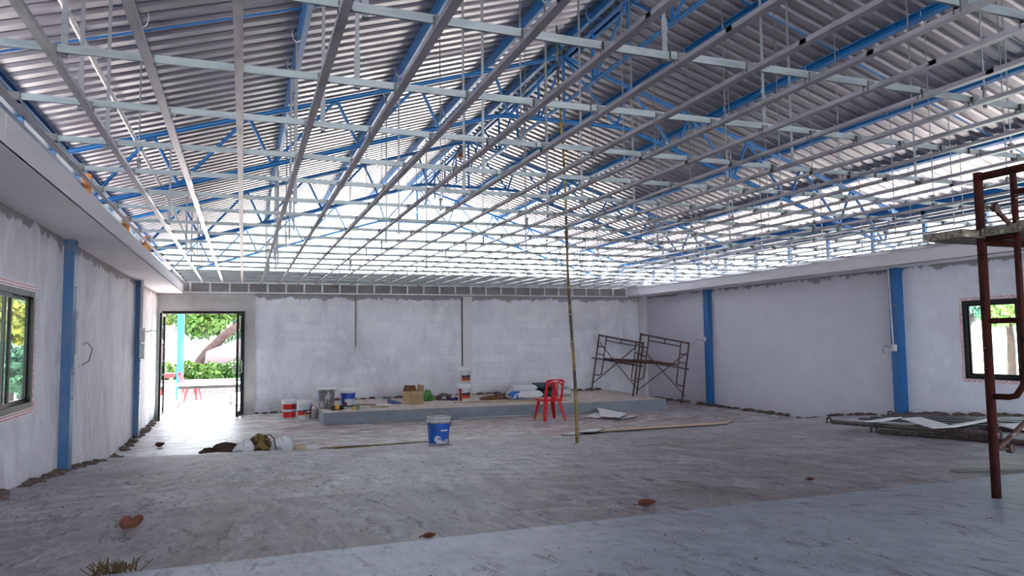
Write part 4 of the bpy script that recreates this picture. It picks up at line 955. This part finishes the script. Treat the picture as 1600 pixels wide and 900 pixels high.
lay([(6.52, 6.2, .138), (6.6, 6.05, .138), (7.3, 6.4, .138), (7.2, 6.48, .138)], 'short white strip at the left end of the walkway frames')
lay([(6.17, 4.98, .15), (6.24, 4.9, .15), (7.45, 5.36, .15), (7.4, 5.42, .15)], 'narrow white strip slanting across the walkway frames')
lay([(6.88, 4.94, .135), (7.24, 4.94, .135), (6.7, 4.3, .135), (6.5, 4.5, .135)], 'white strip on the walkway frames behind the scaffold leg')
for k, (xa, ya, xb, yb, lab) in enumerate(((7.2, 6.9, 6.9, 4.9, 'dark flat bar nearest the front rail'), (7.5, 7.0, 7.2, 4.95, 'second dark flat bar from the front rail'), (7.8, 7.1, 7.5, 5.0, 'third dark flat bar from the front rail'), (8.05, 7.2, 7.75, 5.1, 'dark flat bar furthest from the front rail'))):
    mb = MB(); mb.bar((xa, ya, fz(ya)+.12), (xb, yb, fz(yb)+.12), .09, .02); solo('flat_bar', mb, M_darkbar, lab + ' of the walkway frames', 'bar', 'dark bars in the walkway frames')

# ------------------------------------------------------------------ odds and ends up in the roof
solo('brown_rag', lump((4.2, 14.1, 5.48), .12, 14, 10, (.8, .8, 1.2), .4, 0, 51), M_rag, 'brown rag caught on the ridge beam', 'rag')
mb = MB(); mb.box((-1.48, 12.8, 3.1), (.1, .22, .42), .2); solo('timber_block', mb, M_woodo, 'tall orange timber block above the far end of the left soffit', 'timber', 'timber blocks above the left soffit')
mb = MB(); mb.box((-1.5, 10.8, 3.1), (.08, .16, .42), .1); solo('timber_block', mb, M_woodo, 'orange timber block above the middle of the left soffit', 'timber', 'timber blocks above the left soffit')
mb = MB(); mb.box((-1.5, 8.2, 3.1), (.08, .12, .42), .1); solo('timber_block', mb, M_woodo, 'orange timber block above the near end of the left soffit', 'timber', 'timber blocks above the left soffit')
mb = MB(); mb.tube([(-1.18, .4, 3.92), (-1.18, 9.6, 3.92), (-1.0, 10.2, 3.6), (-.9, 15, 3.3)], .022, 10); solo('white_pipe', mb, M_pvc, 'white electric pipe running under the left roof slope', 'pipe')

# ------------------------------------------------------------------ outdoors
def crown(mb, c, r, n, s, seed, flat=1):
    rr = random.Random(seed)
    for k in range(n):
        d = Vector((rr.gauss(0, 1), rr.gauss(0, 1), rr.gauss(0, 1))).normalized()*r*rr.uniform(.55, 1.0)**.6; p = Vector(c)+Vector((d.x, d.y, d.z*flat))
        a = Vector((rr.gauss(0, 1), rr.gauss(0, 1), rr.gauss(0, 1))).normalized(); b = a.cross(Vector((rr.gauss(0, 1), rr.gauss(0, 1), rr.gauss(0, 1)))).normalized(); q = s*rr.uniform(.6, 1.4)
        mb.add([p-a*q, p+b*q*.45, p+a*q, p-b*q*.45], [(0, 1, 2, 3)])
def tree(x, y, th, r, mat, label, seed, trunk=None, blobs=5, n=700, tr=.16, s=.13):
    t = thing('tree', label, 'tree', (x, y, -.02), 'trees outside'); rr = random.Random(seed)
    mb = MB(); trunk = trunk or [[(x, y, -.02), (x+.1, y, th*.5), (x-.05, y, th)]]
    for b in trunk: mb.tube(b, [tr*(1-.55*k/(len(b)-1)) for k in range(len(b))], 10)
    part('trunk', mb, M_bark, t); mb = MB()
    for k in range(blobs): crown(mb, (x+rr.uniform(-r, r)*.8, y+rr.uniform(-r, r)*.6, th+rr.uniform(-.3, .8)*r), r*rr.uniform(.55, .8), n, s, seed*10+k, .8)
    part('crown', mb, mat, t)
# through the doorway
tree(-1.2, 29, 2.6, 1.3, M_lf1, 'leaning tree with forked trunk seen through the doorway', 61, [[(-2.05, 28, -.02), (-1.2, 28, 1.25), (-.6, 28, 1.9), (.3, 28, 2.6), (.6, 28.2, 3.0)], [(-1.3, 28, 1.1), (-.5, 28, 1.45), (.25, 28, 1.75)]], 6, 800, .22)
tree(-3.3, 30, 2.6, 1.4, M_lf3, 'yellow-green tree at the left of the doorway view', 62, [[(-2.75, 28, -.02), (-2.7, 28, 1.4), (-3.0, 28, 2.9)]], 6, 800, .2)
tree(1.4, 34, 2.2, 1.8, M_lf2, 'blue-green tree at the right of the doorway view', 63, None, 6, 900)
tree(-5.5, 38, 2.4, 2.0, M_lf1, 'broad tree furthest back in the doorway view', 64, None, 7, 900)
mb = MB()
rr = random.Random(70)
for k in range(16): crown(mb, (-4.2+k*.36, 26.6+rr.uniform(-.1, .1), .66+rr.uniform(-.06, .1)), .33, 240, .085, 700+k, .9); crown(mb, (-4.2+k*.36, 26.6, .28), .3, 160, .085, 900+k, 1)
solo('hedge', mb, M_lf1, 'clipped green hedge across the doorway view', 'hedge')
mb = MB(); mb.plate([(-1.35, 27.2, -.02), (.4, 27.2, -.02), (.3, 27.2, 1.75), (-.2, 27.2, 1.72), (-1.2, 27.2, 1.3)], (0, 1, 0), .03); solo('pale_tarp', mb, M_pink, 'pale pink tarpaulin hung behind the hedge', 'tarpaulin')
mb = MB(); mb.bb(-4.5, 2.2, 25.3, 25.5, -.02, .42); solo('garden_wall', mb, M_chase, 'low grey wall in front of the hedge', 'wall')
mb = MB(); mb.bb(-1.78, -1.6, 22.7, 22.86, -.02, 3.1); solo('porch_post', mb, M_bluepost, 'pale blue porch post seen through the doorway', 'post')
t = thing('outdoor_table', 'white-topped table standing outside the doorway', 'table', (-.75, 20.3, -.02))
mb = MB(); mb.bb(-1.55, .1, 19.95, 20.65, .52, .56); part('table_top', mb, M_white, t); mb = MB(); mb.bb(-1.5, .05, 20.0, 20.04, .44, .52); mb.bb(-1.5, .05, 20.56, 20.6, .44, .52); part('apron', mb, M_blackl, t)
for x in (-1.5, -.28):
    for y in (20.03, 20.57): mb = MB(); mb.bb(x-.03, x+.03, y-.03, y+.03, -.02, .44); part('leg', mb, M_chase, t)
t = thing('red_table', 'red-topped table outside at the left of the doorway', 'table', (-2.2, 21.9, -.02)); mb = MB(); mb.bb(-2.6, -1.78, 21.6, 22.2, .66, .78); part('table_top', mb, M_redl, t)
for x in (-2.55, -1.84):
    for y in (21.65, 22.15): mb = MB(); mb.bb(x-.02, x+.02, y-.02, y+.02, -.02, .66); part('leg', mb, M_whited, t)
chair((-1.35, 22.0, -.02), -1.2, 'red plastic chair outside behind the white table')
# left of the building
mb = MB(); 
t = thing('porch_awning', 'ribbed awning outside the left window', 'awning', (-3.6, 9, 2.2))
mb = MB(); ys = []
for k in range(40): ys += [(4+k*.2, 0), (4+k*.2+.1, 0), (4+k*.2+.12, .04), (4+k*.2+.18, .04)]
n = len(ys); vs = [(-2.2, y, 2.75+z) for y, z in ys] + [(-5.2, y, 2.2+z) for y, z in ys]; mb.add(vs, [(i, i+1, n+i+1, n+i) for i in range(n-1)]); part('awning_sheet', mb, M_roof, t)
for y in (4.2, 11.6): mb = MB(); mb.bb(-5.1, -5.0, y-.05, y+.05, -.02, 2.22); part('awning_post', mb, M_bluepost, t)
tree(-5.7, 22, 2.0, 1.3, M_lf3, 'yellow-flowered bush outside the left window', 65, None, 7, 900); tree(-4.1, 16, 1.0, .7, M_lf2, 'blue-green shrub outside the left window', 66, [[(-4.1, 16, -.02), (-4.0, 15.9, 1.2)], [(-3.9, 15.9, .6), (-3.65, 15.7, 2.1)]], 5, 600, .06)
tree(-8.3, 31, 2.4, 2.0, M_lf1, 'green tree behind the yellow bush outside the left window', 67, None, 7, 900)
mb = MB(); mb.lathe((-3.3, 13.2, -.02), [(.2, 0), (.26, .1), (.3, .45), (.33, .5), (.28, .5), (.24, .42), (.0001, .42)], 24); solo('plant_pot', mb, M_white, 'white pot on the ground outside the left window', 'pot')
# right of the building
tree(17.5, 14.0, 2.5, 1.0, M_lf5, 'palm-like tree outside the right window', 68, [[(17.5, 14, -.02), (17.2, 13.6, 1.2), (16.6, 13.2, 2.6)], [(17.1, 13.6, .9), (17.9, 13.2, 2.4)]], 6, 800, .2)
tree(23, 16, 2.7, 1.3, M_lf4, 'green tree further off outside the right window', 69, None, 8, 900); tree(21, 20.5, 2.6, 1.3, M_lf4, 'yellow-green tree at the left of the right window view', 71, None, 7, 900); tree(26, 12, 2.8, 1.5, M_lf4, 'dense tree at the right of the right window view', 72, None, 7, 900)
mb = MB(); mb.bb(12.9, 13.02, 8.7, 8.82, -.02, 3.0); solo('porch_post', mb, M_whited, 'white post outside the right window', 'post')
mb = MB(); mb.bb(13.6, 13.72, 10.4, 10.52, -.02, 3.0); solo('porch_post', mb, M_woodr, 'brown post outside the right window', 'post')

# ------------------------------------------------------------------ light
w = bpy.data.worlds.new('sky'); SC.world = w; w.use_nodes = True
bg = w.node_tree.nodes['Background']; bg.inputs['Color'].default_value = (.86, .93, 1.0, 1); bg.inputs['Strength'].default_value = 2.4
sun = bpy.data.objects.new('sun', bpy.data.lights.new('sun', 'SUN')); COL.objects.link(sun); sun.data.energy = 13; sun.data.angle = .02; sun.data.color = (1, .96, .92)
el, az = math.radians(55), math.radians(91)
sv = Vector((math.cos(el)*math.cos(az), math.cos(el)*math.sin(az), math.sin(el))); sun.rotation_euler = sv.to_track_quat('Z', 'Y').to_euler()
SC.view_settings.view_transform = 'Standard'; SC.view_settings.look = 'None'; SC.view_settings.exposure = 2.3; SC.view_settings.gamma = 1; SC.view_settings.use_curve_mapping = False
SC.cycles.max_bounces = 8; SC.cycles.diffuse_bounces = 5; SC.cycles.use_denoising = True
for o in SC.objects:
    if '_x' in o: del o['_x']
